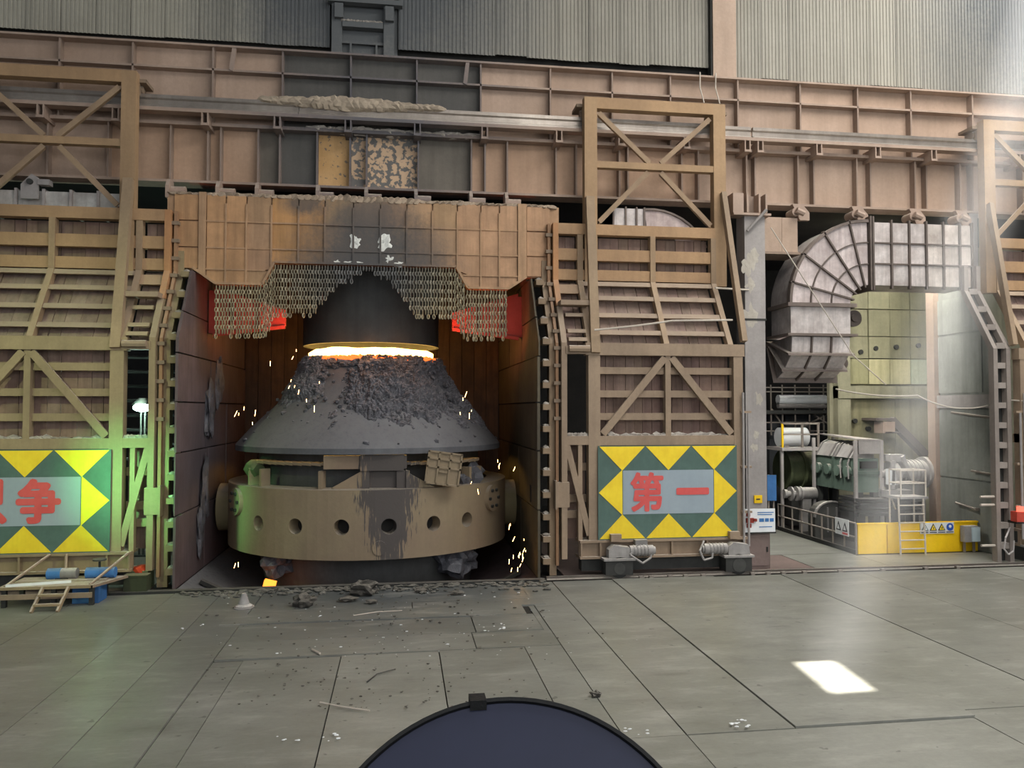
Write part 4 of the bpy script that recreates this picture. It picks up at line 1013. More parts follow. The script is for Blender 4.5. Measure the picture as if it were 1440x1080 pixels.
MB().box(17.35, 22.4, 29.15, 29.55, 5.15, 5.65).build('wall_beam', 'concrete', rp_, tint=1.08)
for k in range(9):
    MB().cyl((rnd.uniform(18.1, 21.6), 29.42, rnd.uniform(2.5, 9)), (rnd.uniform(18.1, 21.6), 29.47, 3), .01, n=4) if 0 else None
for px_, py_ in ((1202, 592), (1221, 603), (1210, 495), (1231, 490), (1260, 488), (1291, 486)):
    p = at(px_, py_, 29.38); MB().cyl((p.x, 29.32, p.z), (p.x, 29.44, p.z), .1, n=10).build('anchor_hole', 'dark', rp_)
t = thing('wall_bracket', 'brown slanting bracket arm with small box on the pale concrete wall', 'bracket', (19.5, 29.2, 4))
p0, p1 = at(1226, 590, 28.7), at(1254, 589, 28.7)
MB().box(p0.x, p1.x, 28.4, 29.4, p0.z - .04, p0.z + .06).build('top_plate', 'ductrib', t)
q0, q1 = at(1252, 590, 28.9), at(1301, 640, 28.9)
MB().beam(q0, q1, .3, .3).build('arm', 'ductrib', t)
b0 = at(1246, 600, 28.6); MB().box(b0.x - .25, b0.x + .25, 28.4, 29.0, b0.z - .25, b0.z + .2).build('box', 'girder', t)
b1 = at(1252, 607, 28.6); MB().box(b1.x - .35, b1.x + .25, 28.4, 29.0, b1.z - .06, b1.z).build('foot_plate', 'ductrib', t)

# background galleries
t = thing('gallery', 'dim steel gallery with rails and pipes far behind the machinery', 'gallery', (15.5, 33.5, 3))
gx0, gx1 = PX(1076, 33, 560), PX(1172, 33, 560)
for k, (py_, r_, mt) in enumerate(((562, .22, 'white'), (570, .14, 'greycol'))):
    z = PZ(1120, py_, 33); MB().cyl((gx0 + .6, 33, z), (gx1 - .4, 33, z), r_, n=12).build('pipe', mt, t, smooth=True, tint=.8)
for py_ in (545, 551, 582, 594, 606): MB().beam((gx0, 33.2, PZ(1120, py_, 33.2)), (gx1, 33.2, PZ(1120, py_, 33.2)), .05, .05).build('rail', 'pipe', t)
for px_ in (1084, 1100, 1118, 1138, 1158): x = PX(px_, 33.2, 560); MB().beam((x, 33.2, PZ(px_, 541, 33.2)), (x, 33.2, PZ(px_, 612, 33.2)), .05, .05).build('rail_post', 'pipe', t)
MB().box(gx0, gx1, 33, 35, PZ(1120, 577, 33) - .15, PZ(1120, 577, 33)).build('deck', 'dark', t, tint=1.6)
for a, b in (((1085, 575), (1105, 605)), ((1140, 580), (1170, 600)), ((1130, 600), (1172, 578))): MB().beam(at(*a, 33.4), at(*b, 33.4), .06, .06).build('brace', 'pipe', t)
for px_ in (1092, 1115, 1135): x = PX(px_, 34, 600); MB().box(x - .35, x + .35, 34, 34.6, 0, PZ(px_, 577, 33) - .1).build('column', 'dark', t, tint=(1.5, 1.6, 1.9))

# tilting drive machinery ------------------------------------------------
gb = thing('gearbox', 'large green gearbox under a sheet canopy behind the yellow barrier', 'gearbox', (16.5, 27, 0))
ga, gbx = 16.14, 16.97
MB().box(ga, gbx, 26, 29, 1.74, 2.38).build('lower_casing', 'machine', gb)
MB().box(ga - .06, gbx + .06, 25.94, 29.05, 2.38, 2.5).build('joint_flange', 'machine', gb, tint=.85)
MB().box(ga, gbx, 26, 29, 2.5, 2.95).build('upper_casing', 'machine', gb, tint=1.1)
for y0, y1 in ((26.25, 27.4), (27.5, 28.75)):
    MB().prism_xz([(ga - .08, 2.95), (gbx, 2.95), (gbx, 3.52), (ga + .42, 3.52), (ga + .2, 3.4)], y0, y1).build('casing_cover', 'machinegrey', gb, tint=1.1)
    for y in (y0 + .15, y1 - .15): MB().prism_xz([(ga - .12, 2.95), (ga + .0, 2.95), (ga + .44, 3.5), (ga + .42, 3.56), (ga + .18, 3.44)], y - .04, y + .04).build('cover_rib', 'machinegrey', gb, tint=.6)
MB().box(ga + .1, gbx - .1, 25.9, 26, 2.6, 2.85).build('end_cover', 'dark', gb)
for y in (26.5, 27.1, 27.8, 28.5):
    MB().cyl((ga - .14, y, 2.45), (ga, y, 2.45), .2, n=16).build('bearing_cap', 'machine', gb, smooth=True, tint=1.3)
for y in (26.15, 27.55, 28.9): MB().box(ga - .05, ga, y - .04, y + .04, 1.78, 2.92).build('casing_rib', 'machine', gb, tint=.8)
for k in range(8): MB().cyl((ga - .1, 26.1 + k * .4, 2.32), (ga - .1, 26.1 + k * .4, 2.56), .03, n=6).build('bolt', 'machine', gb, tint=.6)
for y in (26.4, 26.9): MB().tube([(ga - .05, y, 2.9), (ga - .14, y - .05, 2.75), (ga - .14, y - .1, 2.2)], .03).build('oil_pipe', 'machinegrey', gb)
for x in (ga + .1, gbx - .1):
    for y in (26.1, 28.8): MB().box(x - .12, x + .12, y - .12, y + .12, 0, 1.74).build('leg', 'dark', gb)
cp = thing('canopy', 'thin grey sheet canopy on posts over the gearbox', 'canopy', (16.2, 27, 0))
MB().hexa([(16.0, 25.85, 3.62), (17.0, 25.85, 3.58), (17.0, 29.2, 3.68), (16.5, 29.2, 3.72)][::-1], [(16.0, 25.85, 3.67), (17.0, 25.85, 3.63), (17.0, 29.2, 3.73), (16.5, 29.2, 3.77)][::-1]).build('sheet', 'greycol', cp, tint=1.1)
for x, y in ((16.0, 25.85), (17.0, 25.85), (15.95, 28.6), (17.0, 29)): MB().box(x - .05, x + .05, y - .05, y + .05, 0, 3.6).build('post', 'greycol', cp)
MB().hexa([(16.12, 25.84, 3.12), (16.98, 25.84, 3.12), (16.98, 25.86, 3.6), (16.12, 25.86, 3.6)], [(16.12, 25.88, 3.12), (16.98, 25.88, 3.12), (16.98, 25.9, 3.6), (16.12, 25.9, 3.6)]).build('end_visor', 'greycol', cp, tint=.9)
gg = thing('gear_housing', 'rounded olive green gear housing under the raised platform', 'gear housing', (15, 30.2, 0))
g0, g1, gz = PX(1101, 30.2, 657), PX(1142, 30.2, 657), PZ(1120, 660, 30.2)
MB().cyl((g0, 30.2, gz), (g1, 30.2, gz), .72, n=28).build('housing_shell', 'olive', gg, smooth=True)
for x in (g0 - .05, (g0 + g1) / 2 - .05, g1 - .05): MB().cyl((x, 30.2, gz), (x + .1, 30.2, gz), .8, n=28).build('rib_ring', 'olive', gg, smooth=True, tint=1.2)
MB().cyl((g1, 30.2, gz), (g1 + 1.2, 30.2, gz), .3, n=20).build('shaft', 'machinegrey', gg, smooth=True, tint=.8)
MB().box(g0 + .2, g1 - .2, 29.9, 30.5, 0, gz - .6).build('foot', 'dark', gg)
mt = thing('drive_motor', 'small grey motor on a pedestal just inside the guard rail', 'motor', (15.2, 28.6, 0))
my = 28.6; mx = lambda v: PX(v, my, 694); mz = PZ(1120, 694, my)
MB().cyl((mx(1120), my, mz), (mx(1146), my, mz), .24, n=20).build('motor_body', 'machinegrey', mt, smooth=True, tint=.7)
MB().cyl((mx(1104), my, mz), (mx(1120), my, mz), .11, n=14).cyl((mx(1102), my, mz), (mx(1106), my, mz), .17, n=14).build('shaft', 'machinegrey', mt, smooth=True)
for v in (1111, 1119, 1124): MB().cyl((mx(v), my, mz), (mx(v) + .06, my, mz), .28, n=20).build('flange', 'machinegrey', mt, smooth=True, tint=.95)
MB().box(mx(1126), mx(1138), my - .15, my + .15, 0, mz - .2).build('pedestal', 'machinegrey', mt, tint=.6)
gd2 = thing('wheel_guard', 'dark rounded wheel guard behind the guard rail sign', 'guard', (15.7, 27.2, 0))
wc, wr_ = PX(1170, 27.0, 740), .66
MB().prism_xz([(wc - wr_, 0), (wc + wr_, 0)] + [(wc + wr_ * math.cos(R(a)), .75 + .55 * math.sin(R(a))) for a in range(0, 181, 15)], 27.0, 27.5).build('hood', 'dark', gd2, tint=1.5)
m = MB()
for a in range(0, 180, 15): m.beam((wc + (wr_ + .02) * math.cos(R(a)), 27.0, .75 + .57 * math.sin(R(a))), (wc + (wr_ + .02) * math.cos(R(a + 15)), 27.0, .75 + .57 * math.sin(R(a + 15))), .05, .12)
m.build('rim', 'machinegrey', gd2, tint=.7)
for dx in (-.2, .15): MB().box(wc + dx, wc + dx + .05, 26.95, 27.0, .2, 1.1).build('guard_rib', 'machinegrey', gd2, tint=.5)
sk = thing('machine_base', 'dark stacked steel base frame under the gearbox', 'base frame', (17, 26.5, 0))
for k in range(5): MB().box(15.95, 18.3, 25.6 - .03 * k, 26.9, .95 + k * .13, 1.04 + k * .13).build('base_plate', 'dark', sk, tint=.8)
for x in (16.1, 17.2, 18.15): MB().box(x - .15, x + .15, 25.7, 26.8, 0, .95).build('base_leg', 'dark', sk, tint=.8)
m2 = thing('drive_motor', 'big pale motor with round end flange right of the ladder cage', 'motor', (18.7, 26.2, 0))
MB().cyl((17.9, 26.2, 2.42), (18.9, 26.2, 2.42), .44, n=28).build('motor_body', 'machinegrey', m2, smooth=True, tint=1.1)
MB().cyl((18.8, 26.2, 2.42), (18.98, 26.2, 2.42), .56, n=28).build('end_flange', 'machinegrey', m2, smooth=True, tint=1.15)
for k in range(5): MB().cyl((18.0 + k * .15, 26.2, 2.42), (18.05 + k * .15, 26.2, 2.42), .47, n=28).build('cooling_fin', 'machinegrey', m2, smooth=True)
MB().box(17.9, 18.8, 26.0, 26.5, 0, 2.0).build('pedestal', 'machinegrey', m2, tint=.7)
bk = thing('brake_unit', 'pale brake unit with levers between gearbox and big motor', 'brake', (17.6, 25.8, 0))
MB().cyl((17.3, 25.9, 2.35), (17.5, 25.9, 2.35), .5, n=24).build('brake_disc', 'machinegrey', bk, smooth=True, tint=.9)
MB().cyl((16.98, 25.9, 2.4), (17.9, 25.9, 2.4), .16, n=14).build('shaft', 'machinegrey', bk, smooth=True, tint=.8)
MB().box(17.15, 17.75, 25.6, 26.1, 2.85, 3.1).build('thruster_box', 'machinegrey', bk)
MB().beam((17.6, 25.55, 3.05), (18.0, 25.55, 2.1), .12, .1).beam((17.25, 25.55, 2.9), (17.2, 25.55, 1.9), .12, .1).build('lever', 'machinegrey', bk)
MB().box(16.95, 17.95, 25.5, 26.2, 1.6, 1.85).build('bed', 'machinegrey', bk, tint=.75)
MB().box(17.2, 17.7, 25.6, 26.1, 0, 1.6).build('pedestal', 'dark', bk)
MB().box(17.05, 17.4, 25.5, 25.7, 2.05, 2.6).build('caliper', 'white', bk, tint=.85)

# raised platform with rails at the back
rpf = thing('raised_platform', 'raised platform with yellow end post and rails left of the gearbox', 'platform', (15.5, 29, 0))
pa, pb = PX(1095, 29, 630), PX(1150, 29, 630)
MB().box(pa - .06, pb, 28.6, 30, 3.1, 3.22).build('deck', 'greycol', rpf)
for x, mtl in ((pa, 'yellow'), ((pa + pb) / 2, 'pipe'), (pb - .15, 'pipe')): MB().box(x - .035, x + .035, 28.65, 28.72, 3.22, 4.15).build('rail_post', mtl, rpf, tint=.8)
for z in (4.12, 3.7): MB().box(pa, pb - .1, 28.65, 28.71, z, z + .06).build('rail', 'pipe', rpf)
MB().box(pa - .05, pa + .05, 28.7, 28.8, 0, 3.1).build('leg', 'greycol', rpf)
MB().box(pb - .2, pb - .1, 28.7, 28.8, 0, 3.1).build('leg', 'greycol', rpf)
ps = thing('storage_tank', 'pale horizontal tank lying on the raised platform', 'tank', (16, 29.5, 3.2))
MB().cyl((pa + .25, 29.5, 3.6), (pb - .25, 29.5, 3.6), .38, n=20).build('tank_body', 'white', ps, smooth=True, tint=.7)
for x in (pa + .5, pb - .5): MB().box(x - .1, x + .1, 29.3, 29.7, 3.22, 3.35).build('saddle', 'greycol', ps)
t = thing('blue_board', 'small blue board beside the foot of the grey column', 'board', (13.8, 29, 0))
q0, q1 = at(1079, 668, 28.5), at(1092, 704, 28.5)
MB().box(q0.x, q1.x, 28.5, 28.56, q1.z, q0.z).build('sheet', 'bluepaint', t)
for x in (q0.x + .08, q1.x - .08): MB().box(x - .03, x + .03, 28.56, 28.62, 0, q0.z).build('leg', 'pipe', t)

# guard rail
gl = thing('guard_rail', 'dark tube guard rail running back along the machine pit', 'guard rail', (14.66, 26, 0))
ys = [23.72, 24.4, 25.1, 25.8, 26.5, 27.2, 27.9, 28.6, 29]
for y in ys: MB().cyl((14.66, y, 0), (14.66, y, 1.0), .03, n=8).build('rail_post', 'pipe', gl)
for z in (1.0, .55): MB().cyl((14.66, 23.72, z), (14.66, 29, z), .03, n=8).build('rail', 'pipe', gl)
MB().box(14.63, 14.69, 23.72, 29, 0, .14).build('toe_board', 'dark', gl)
t = thing('warning_sign', 'white warning plate with two black symbols hung on the guard rail', 'sign', (14.6, 24.3, .9))
yA, yB = 24.05, 24.85
MB().box(14.6, 14.62, yA, yB, .52, 1.06).build('plate', 'white', t)
for yc in (24.25, 24.63):
    MB().prism_yz([(yc - .14, .66), (yc + .14, .66), (yc, .96)], 14.585, 14.6).build('symbol', 'ink', t)
    MB().prism_yz([(yc - .08, .7), (yc + .08, .7), (yc, .87)], 14.58, 14.585).build('symbol_inset', 'white', t)
MB().box(14.585, 14.6, 24.1, 24.4, .56, .62).build('red_bar', 'signred', t)

# yellow barrier
yb_ = thing('yellow_barrier', 'bright yellow sheet barrier in front of the drive machinery', 'barrier', (17, 23.75, 0))
for a, b, tn in ((14.72, 15.72, 1.03), (15.76, 17.2, .97), (17.2, 19.0, 1)):
    MB().box(a, b, 23.7, 23.75, 0.01, .97).build('barrier_sheet', 'yellow', yb_, tint=tn)
MB().box(14.7, 19.02, 23.68, 23.8, .95, 1.0).build('top_edge', 'yellow', yb_)
for x in (14.75, 15.74, 17.2, 18.97): MB().box(x - .03, x + .03, 23.75, 23.82, 0, .98).build('stake', 'yellow', yb_, tint=.7)
sgn = thing('safety_sign', 'white safety strip with three triangles and a blue disc on the yellow barrier', 'sign', (17.5, 23.68, .7))
s0, s1 = PX(1294, 23.68, 745), PX(1341, 23.68, 745)
MB().box(s0, s1, 23.66, 23.7, .62, .98).build('plate', 'white', sgn, tint=.9)
wq = (s1 - s0) / 4
for k in range(4):
    cx = s0 + wq * (k + .5)
    if k < 3:
        MB().prism_xz([(cx - .13, .72), (cx + .13, .72), (cx, .95)], 23.645, 23.66).build('triangle', 'ink' if k else 'signgreen', sgn)
        MB().prism_xz([(cx - .085, .745), (cx + .085, .745), (cx, .9)], 23.638, 23.646).build('triangle_face', 'signyellow' if k else 'white', sgn)
        MB().box(cx - .015, cx + .015, 23.632, 23.64, .77, .84).build('mark', 'ink', sgn)
    else:
        MB().cyl((cx, 23.645, .83), (cx, 23.66, .83), .125, n=20).build('blue_disc', 'signblue', sgn)
        MB().cyl((cx, 23.638, .85), (cx, 23.645, .85), .05, n=12).build('mark', 'white', sgn)
    MB().box(cx - .13, cx + .13, 23.652, 23.661, .65, .68).build('caption_line', 'ink', sgn, tint=3)
cbx = thing('control_box', 'grey control box with pale front at the right end of the yellow barrier', 'control box', (18.8, 23.5, 0))
c0, c1 = PX(1355, 23.45, 750), PX(1375, 23.45, 750)
MB().box(c0, c1, 23.4, 23.6, .36, .88).build('housing', 'machinegrey', cbx)
MB().box(c0 + .25, c1 + .02, 23.36, 23.4, .38, .84).build('front_plate', 'white', cbx, tint=(.85, 1, 1.05))
MB().box(c1 - .12, c1 - .06, 23.5, 23.56, 0, .36).build('stand', 'pipe', cbx)
MB().box(c0 + .05, c0 + .11, 23.5, 23.56, 0, .36).build('stand', 'pipe', cbx)

# ladder platform
ld = thing('ladder_platform', 'slim steel ladder with a caged standing platform in front of the brake', 'ladder', (16.3, 23.6, 0))
lx0, lx1 = 15.72, 16.95
fy = 23.35
lx0, lx1 = PX(1267, 23.45, 700), PX(1302, 23.45, 700)
ry = 24.0; rx0, rx1 = PX(1251, ry, 700), PX(1285, ry, 700)
for x, y in ((lx0, 23.45), (lx1, 23.45), (rx0, ry), (rx1, ry)):
    MB().cyl((x, y, 1.86), (x, y, 2.72), .025, n=8).build('rail_post', 'palewire', ld)
for z in (2.72, 2.3):
    MB().tube([(lx0, 23.45, z), (rx0, ry, z), (rx1, ry, z), (lx1, 23.45, z), (lx0, 23.45, z)], .025).build('rail', 'palewire', ld)
MB().hexa([(lx0 - .05, 23.4, 1.8), (lx1 + .05, 23.4, 1.8), (rx1 + .05, ry + .05, 1.8), (rx0 - .05, ry + .05, 1.8)], [(lx0 - .05, 23.4, 1.87), (lx1 + .05, 23.4, 1.87), (rx1 + .05, ry + .05, 1.87), (rx0 - .05, ry + .05, 1.87)]).build('deck', 'machinegrey', ld)
la, lb = PX(1266, fy, 740), PX(1301, fy, 740)
for x in (la, lb): MB().cyl((x, fy, 0), (x, fy + .08, 1.85), .03, n=8).build('ladder_side', 'palewire', ld)
for k in range(6): MB().cyl((la, fy + .02, .2 + k * .28), (lb, fy + .02, .2 + k * .28), .022, n=8).build('rung', 'palewire', ld)
for x, y in ((rx0, ry), (rx1, ry)): MB().cyl((x, y, 0), (x, y, 1.82), .03, n=8).build('leg', 'palewire', ld)
MB().beam((rx0, ry - .1, 1.78), (rx0 + .2, ry, 1.4), .04, .04).build('brace', 'palewire', ld)

# cabinet with white notice board beside the right door
cb = thing('floor_cabinet', 'red brown steel cabinet at the foot of the grey column', 'cabinet', (10.4, 22.2, 0))
MB().box(10.05, 10.85, 22.0, 22.6, 0, 1.08).build('body', 'brownfloor', cb)
MB().box(10.1, 10.8, 21.97, 22.0, .1, 1.0).build('door', 'brownfloor', cb, tint=1.1)
MB().box(10.72, 10.76, 21.94, 21.97, .5, .65).build('handle', 'dark', cb)
nb_ = thing('notice_board', 'white notice board with red device at its left edge beside the right door', 'notice board', (10.4, 21.85, 1.1))
MB().box(9.98, 10.95, 21.86, 21.9, 1.1, 1.78).build('board', 'white', nb_)
MB().box(9.96, 10.97, 21.85, 21.92, 1.06, 1.1).build('bottom_rim', 'dark', nb_)
for k, (a, b, z) in enumerate(((10.45, 10.6, 1.4), (10.63, 10.75, 1.4), (10.78, 10.9, 1.4), (10.4, 10.9, 1.66), (10.4, 10.85, 1.6), (10.45, 10.85, 1.24))):
    MB().box(a, b, 21.852, 21.862, z, z + (.1 if k < 3 else .025)).build('print_line', 'bluepaint', nb_, tint=1.3)
for (x, z, w_, h_) in ((10.1, 1.62, .1, .1), (10.15, 1.45, .22, .14), (10.12, 1.3, .12, .12), (10.3, 1.46, .12, .08)):
    MB().box(x - w_ / 2, x + w_ / 2, 21.8, 21.862, z - h_ / 2, z + h_ / 2).build('device_block', 'red', nb_, tint=.45)
MB().box(10.3, 10.36, 21.9, 22.0, 1.08, 1.2).build('bracket', 'dark', nb_)
t = thing('yellow_tag', 'small yellow plate on the grey column above the notice board', 'plate', (11, 23.18, 2.1))
q = at(1066, 702, 23.15); MB().box(q.x - .12, q.x + .14, 23.15, 23.19, q.z - .12, q.z + .12).build('plate', 'yellow', t)
MB().box(q.x - .06, q.x + .06, 23.14, 23.15, q.z - .02, q.z + .02).build('slot', 'dark', t)

# cables
def cable(label, pts, r, mat='palewire', cat='cable'):
    P = []
    n = 14
    for i in range(len(pts) - 1):
        a, b = Vector(pts[i][0:3]), Vector(pts[i + 1][0:3]); sag = pts[i][3] if len(pts[i]) > 3 else 0
        for k in range(n if i < len(pts) - 2 else n + 1):
            f = k / n; p = a.lerp(b, f); p.z -= sag * 4 * f * (1 - f); P.append(p)
    o = MB().tube(P, r).build('cable', mat, smooth=True); tag(o, label, cat); return o
a, b, c = at(1290, 556, 22.4), at(1410, 562, 22.0), at(1445, 564, 21.9)
cable('white hose sagging across the grey flank wall', [(*at(1175, 547, 24), .1), (*at(1290, 556, 23.5), .35), (*at(1412, 562, 22.2), 0), tuple(at(1450, 565, 21.4))], .024)
cable('thin pale wire slanting down across the curved duct', [(*at(1084, 320, 23.0), 0), (*at(1200, 500, 23.0), 0), tuple(at(1246, 541, 23.0))], .018)
cable('pale rope stretched across the lower slope of the right door', [(*at(836, 464, 21.45), .02), (*at(945, 451, 21.5), 0), tuple(at(1030, 450, 21.6))], .028)
cable('thin rod reaching from the right door to the grey column', [(*at(1006, 405, 22.5), 0), tuple(at(1058, 408, 23.3))], .03)
o = MB().tube([at(1420, 742, 21.75), at(1414, 757, 21.3), at(1412, 772, 21.25), at(1418, 780, 21.2), at(1425, 775, 21.25), at(1426, 760, 21.3)], .026).build('hose', 'greycol', smooth=True); tag(o, 'short grey hose loop hanging at the foot of the far right door', 'hose')
t = thing('signal_lamp', 'small red signal lamp at the far right edge', 'lamp', at(1432, 724, 21.3))
p = at(1432, 724, 21.3)
MB().box(p.x - .13, p.x + .13, p.y - .1, p.y + .15, p.z - .2, p.z + .1).build('housing', 'red', t)
MB().cyl((p.x + .05, p.y - .02, p.z + .1), (p.x + .05, p.y - .02, p.z + .25), .1, n=12).build('lens', 'redlamp', t, smooth=True)
MB().box(p.x - .02, p.x + .25, p.y + .05, p.y + .4, p.z - .28, p.z - .2).build('bracket', 'dark', t)
# lamp behind the left door
p = at(200, 573, 26.5)
t = thing('work_lamp', 'bright bluish white work lamp seen through the left door window', 'lamp', p)
MB().lump((p.x, p.y, p.z), .2, 1, 3, 0, (1.4, 1, .7)).build('bulb', 'lampglass', t, smooth=True)
MB().lathe([(.34, p.z + .1), (.12, p.z + .3), (.05, p.z + .3)], (p.x, p.y + .05), 18).build('shade', 'dark', t)
for dx in (-.06, .06): MB().cyl((p.x + dx, p.y + .1, p.z - .15), (p.x + dx, p.y + .1, 0), .03, n=8).build('stand', 'dark', t, tint=2)
MB().box(p.x - .25, p.x + .25, p.y, p.y + .3, 0, .06).build('foot', 'dark', t)
light('work_lamp_light', 'POINT', (p.x, p.y - .5, p.z), 220, (.65, 1, .85), shadow_soft_size=.15)
t = thing('pipe_rack', 'dark rack of horizontal pipes behind the left door window', 'pipe rack', (-8, 28.5, 0))
for k in range(9): MB().cyl((-10.5, 28.5, 2.5 + k * .5), (-6.6, 28.5, 2.5 + k * .5), .06, n=8).build('pipe', 'dark', t, tint=1.6)
for x in (-10, -8.4, -7): MB().box(x - .08, x + .08, 28.6, 28.75, 0, 7).build('post', 'dark', t, tint=1.5)
# scrap under left door corner
t = thing('scrap_bin', 'low bin with orange scrap beside the foot of the left jamb', 'bin', (-6.7, 21.9, 0))
MB().box(-6.95, -6.5, 21.65, 22.2, 0, .5).build('bin_body', 'olive', t)
MB().lump((-6.72, 21.85, .5), .22, 4, 2, .6, (1, 1, .6)).build('scrap', 'red', t, tint=(.9, .7, .3))

# step platform at the left door
sp = thing('step_platform', 'low plank step platform with short ladder in front of the left door', 'platform', (-8.2, 20.2, 0))
Yf, Yb = 20.15, 21.25
def q_(x, y, Y): return at(x, y, Y)
MB().prism_xz([(0, 0)] * 0 + [(-9.4, .42), (-7.3, .42), (-7.3, .49), (-9.4, .49)], Yf, Yf + .52).build('deck_board', 'door', sp, tint=(.95, .98, .82))
MB().prism_xz([(-9.3, .42), (-7.2, .42), (-7.2, .5), (-9.3, .5)], Yf + .54, Yb).build('deck_board', 'door', sp, tint=(.9, .95, .8))
MB().hexa([(-7.3, Yf, .42), (-6.85, Yb, .42), (-6.85, Yb, .48), (-7.3, Yf, .48)], [(-7.34, Yf, .42), (-7.3, Yb, .42), (-7.3, Yb, .48), (-7.34, Yf, .48)]).build('end_board', 'door', sp, tint=.9)
MB().box(-9.4, -7.3, Yf - .04, Yf, .2, .32).build('front_rail', 'door', sp, tint=.9)
MB().beam((-9.25, Yf + .05, .52), (-7.9, Yf + .3, .53), .06, .05).build('pale_strip', 'white', sp)
for x in (-9.3, -7.4):
    MB().cyl((x, Yf + .1, .48), (x + .45, 21.56, 1.0), .035, n=8).build('stay_rod', 'door', sp)
MB().cyl((-8.35, Yb, .5), (-8.45, 21.56, 1.0), .035, n=8).build('stay_rod', 'door', sp)
for x in (-9.3, -8.2, -7.35):
    for y in (Yf + .05, Yb - .15): MB().box(x - .05, x + .05, y, y + .1, 0, .42).build('leg', 'dark', sp)
for x in (-8.44, -7.87): MB().beam((x, 19.62, 0.0), (x + .03, Yf, .45), .09, .05, side=(1, 0, 0)).build('ladder_side', 'door', sp, tint=(1, 1, .85))
for y, z in ((19.75, .12), (19.96, .3)): MB().box(-8.42, -7.86, y - .06, y + .06, z, z + .05).build('tread', 'door', sp, tint=(1, 1, .85))
for i, (xc, y, z, kind) in enumerate(((-8.35, 21.0, .62, 0), (-7.45, 21.0, .62, 1))):
    t = thing('blue_motor', ['grey and blue motor lying on the step platform', 'blue motor with hand wheel on the step platform'][i], 'motor', (xc, y, .5))
    MB().cyl((xc - .3, y, z), (xc + .02, y, z), .14, n=16).build('motor_end', 'bluepaint', t, smooth=True, tint=1.35)
    MB().cyl((xc + .02, y, z), (xc + .38, y, z), .135, n=16).build('motor_body', 'machinegrey' if i == 0 else 'bluepaint', t, smooth=True, tint=.75 if i == 0 else 1.2)
    MB().box(xc - .1, xc + .2, y - .1, y + .1, .5, .55).build('foot', 'dark', t)
    if kind:
        MB().cyl((xc, y, z + .12), (xc, y, z + .3), .03, n=8).build('spindle', 'dark', t)
        MB().cyl((xc, y, z + .3), (xc, y, z + .34), .16, n=16).build('hand_wheel', 'dark', t, tint=2)
t = thing('blue_box', 'blue box on the floor under the step platform', 'box', (-7.5, 20.7, 0))
MB().box(-7.85, -7.25, 20.4, 20.95, 0, .36).build('body', 'bluepaint', t, tint=.8)
MB().box(-7.87, -7.23, 20.38, 20.97, .36, .4).build('lid', 'bluepaint', t)
t = thing('green_skip', 'dark green box under the end of the left door base', 'box', (-6.9, 21.5, 0))
MB().box(-6.98, -6.42, 21.3, 21.6, 0.0, .42).build('body', 'olive', t, tint=.5)
MB().box(-7.0, -6.4, 21.28, 21.62, .42, .46).build('rim', 'olive', t, tint=.6)

# floor rail with clips
fr = thing('floor_rail', 'worn floor rail with clips along the foot of the right door', 'rail', (12, 21.4, 0))
MB().prism_yz([(21.3, 0), (21.46, 0), (21.46, .02), (21.41, .04), (21.41, .07), (21.42, .1), (21.34, .1), (21.35, .07), (21.35, .04), (21.3, .02)], 4.0, 26).build('rail_length', 'rail', fr, tint=.7)
for x in [PX(v, 21.3, 812) for v in (901, 915, 941, 963, 988, 1057, 1079, 1100, 1130, 1180, 1240, 1300, 1345)]:
    MB().box(x - .06, x + .06, 21.2, 21.3, 0, .06).build('rail_clip', 'rail', fr)

bj = thing('opening_jamb', 'ladder like grey jamb with notched blocks at the right end of the machinery bay', 'door jamb', (18.5, 22.2, 0))
br = [0, ZC, ZBk, 9.4]
for xa, xb in ((18.22, 18.36), (18.66, 18.8)):
    m = MB()
    for z0, z1 in zip(br, br[1:]): m.prism_yz([(Yp(z0) + .2, z0), (Yp(z0) + .42, z0), (Yp(z1) + .42, z1), (Yp(z1) + .2, z1)], xa, xb)
    m.build('jamb_post', 'greycol', bj, tint=(.86, .8, .74))
m = MB()
for z0, z1 in zip(br, br[1:]): m.prism_yz([(Yp(z0) + .45, z0), (Yp(z0) + .5, z0), (Yp(z1) + .5, z1), (Yp(z1) + .45, z1)], 18.3, 18.75)
m.build('jamb_web', 'dark', bj, tint=1.3)
z = .4
while z < 9:
    MB().box(18.36, 18.66, Yp(z) + .24, Yp(z) + .5, z, z + .18).build('notched_block', 'greycol', bj, tint=(.95, .9, .84)); z += .62
for z in (2.0, 1.75, .5): MB().cyl((17.75, Yp(z) + .3, z), (18.22, Yp(z) + .3, z), .04, n=8).build('stub_pin', 'palewire', bj)
# ================================================================== FLOOR LITTER
def floor_rock(px_, py_, r_, lab, mat='rock', sq=(1.2, 1, .8)):
    g = ground(px_, py_); o = MB().lump((g.x, g.y, r_ * .55), r_, int(px_), 3, .7, sq).build('slag_rock', mat, smooth=False); tag(o, lab, 'rock'); return o
floor_rock(428, 853, .2, 'light brown slag rock lying on the plates before the converter')
floor_rock(512, 836, .27, 'largest dark slag rock at the pit edge before the converter')
floor_rock(490, 846, .13, 'flat dark slag piece left of the largest rock', sq=(1.6, 1, .4))
floor_rock(522, 849, .1, 'small slag piece in front of the largest rock', sq=(1.5, 1, .4))
floor_rock(593, 833, .1, 'small dark slag piece right of the largest rock by the pit edge', sq=(1.5, 1, .5))
floor_rock(643, 836, .1, 'dark slag sliver at the pit edge farthest right', sq=(1.8, 1, .4))
floor_rock(838, 980, .07, 'small black pebble on the joint between two floor plates', sq=(1.2, 1, .8))
g = ground(343, 855); t = thing('marker_cone', 'small pale cone shaped marker on the floor left of the converter', 'marker', (g.x, g.y, 0))
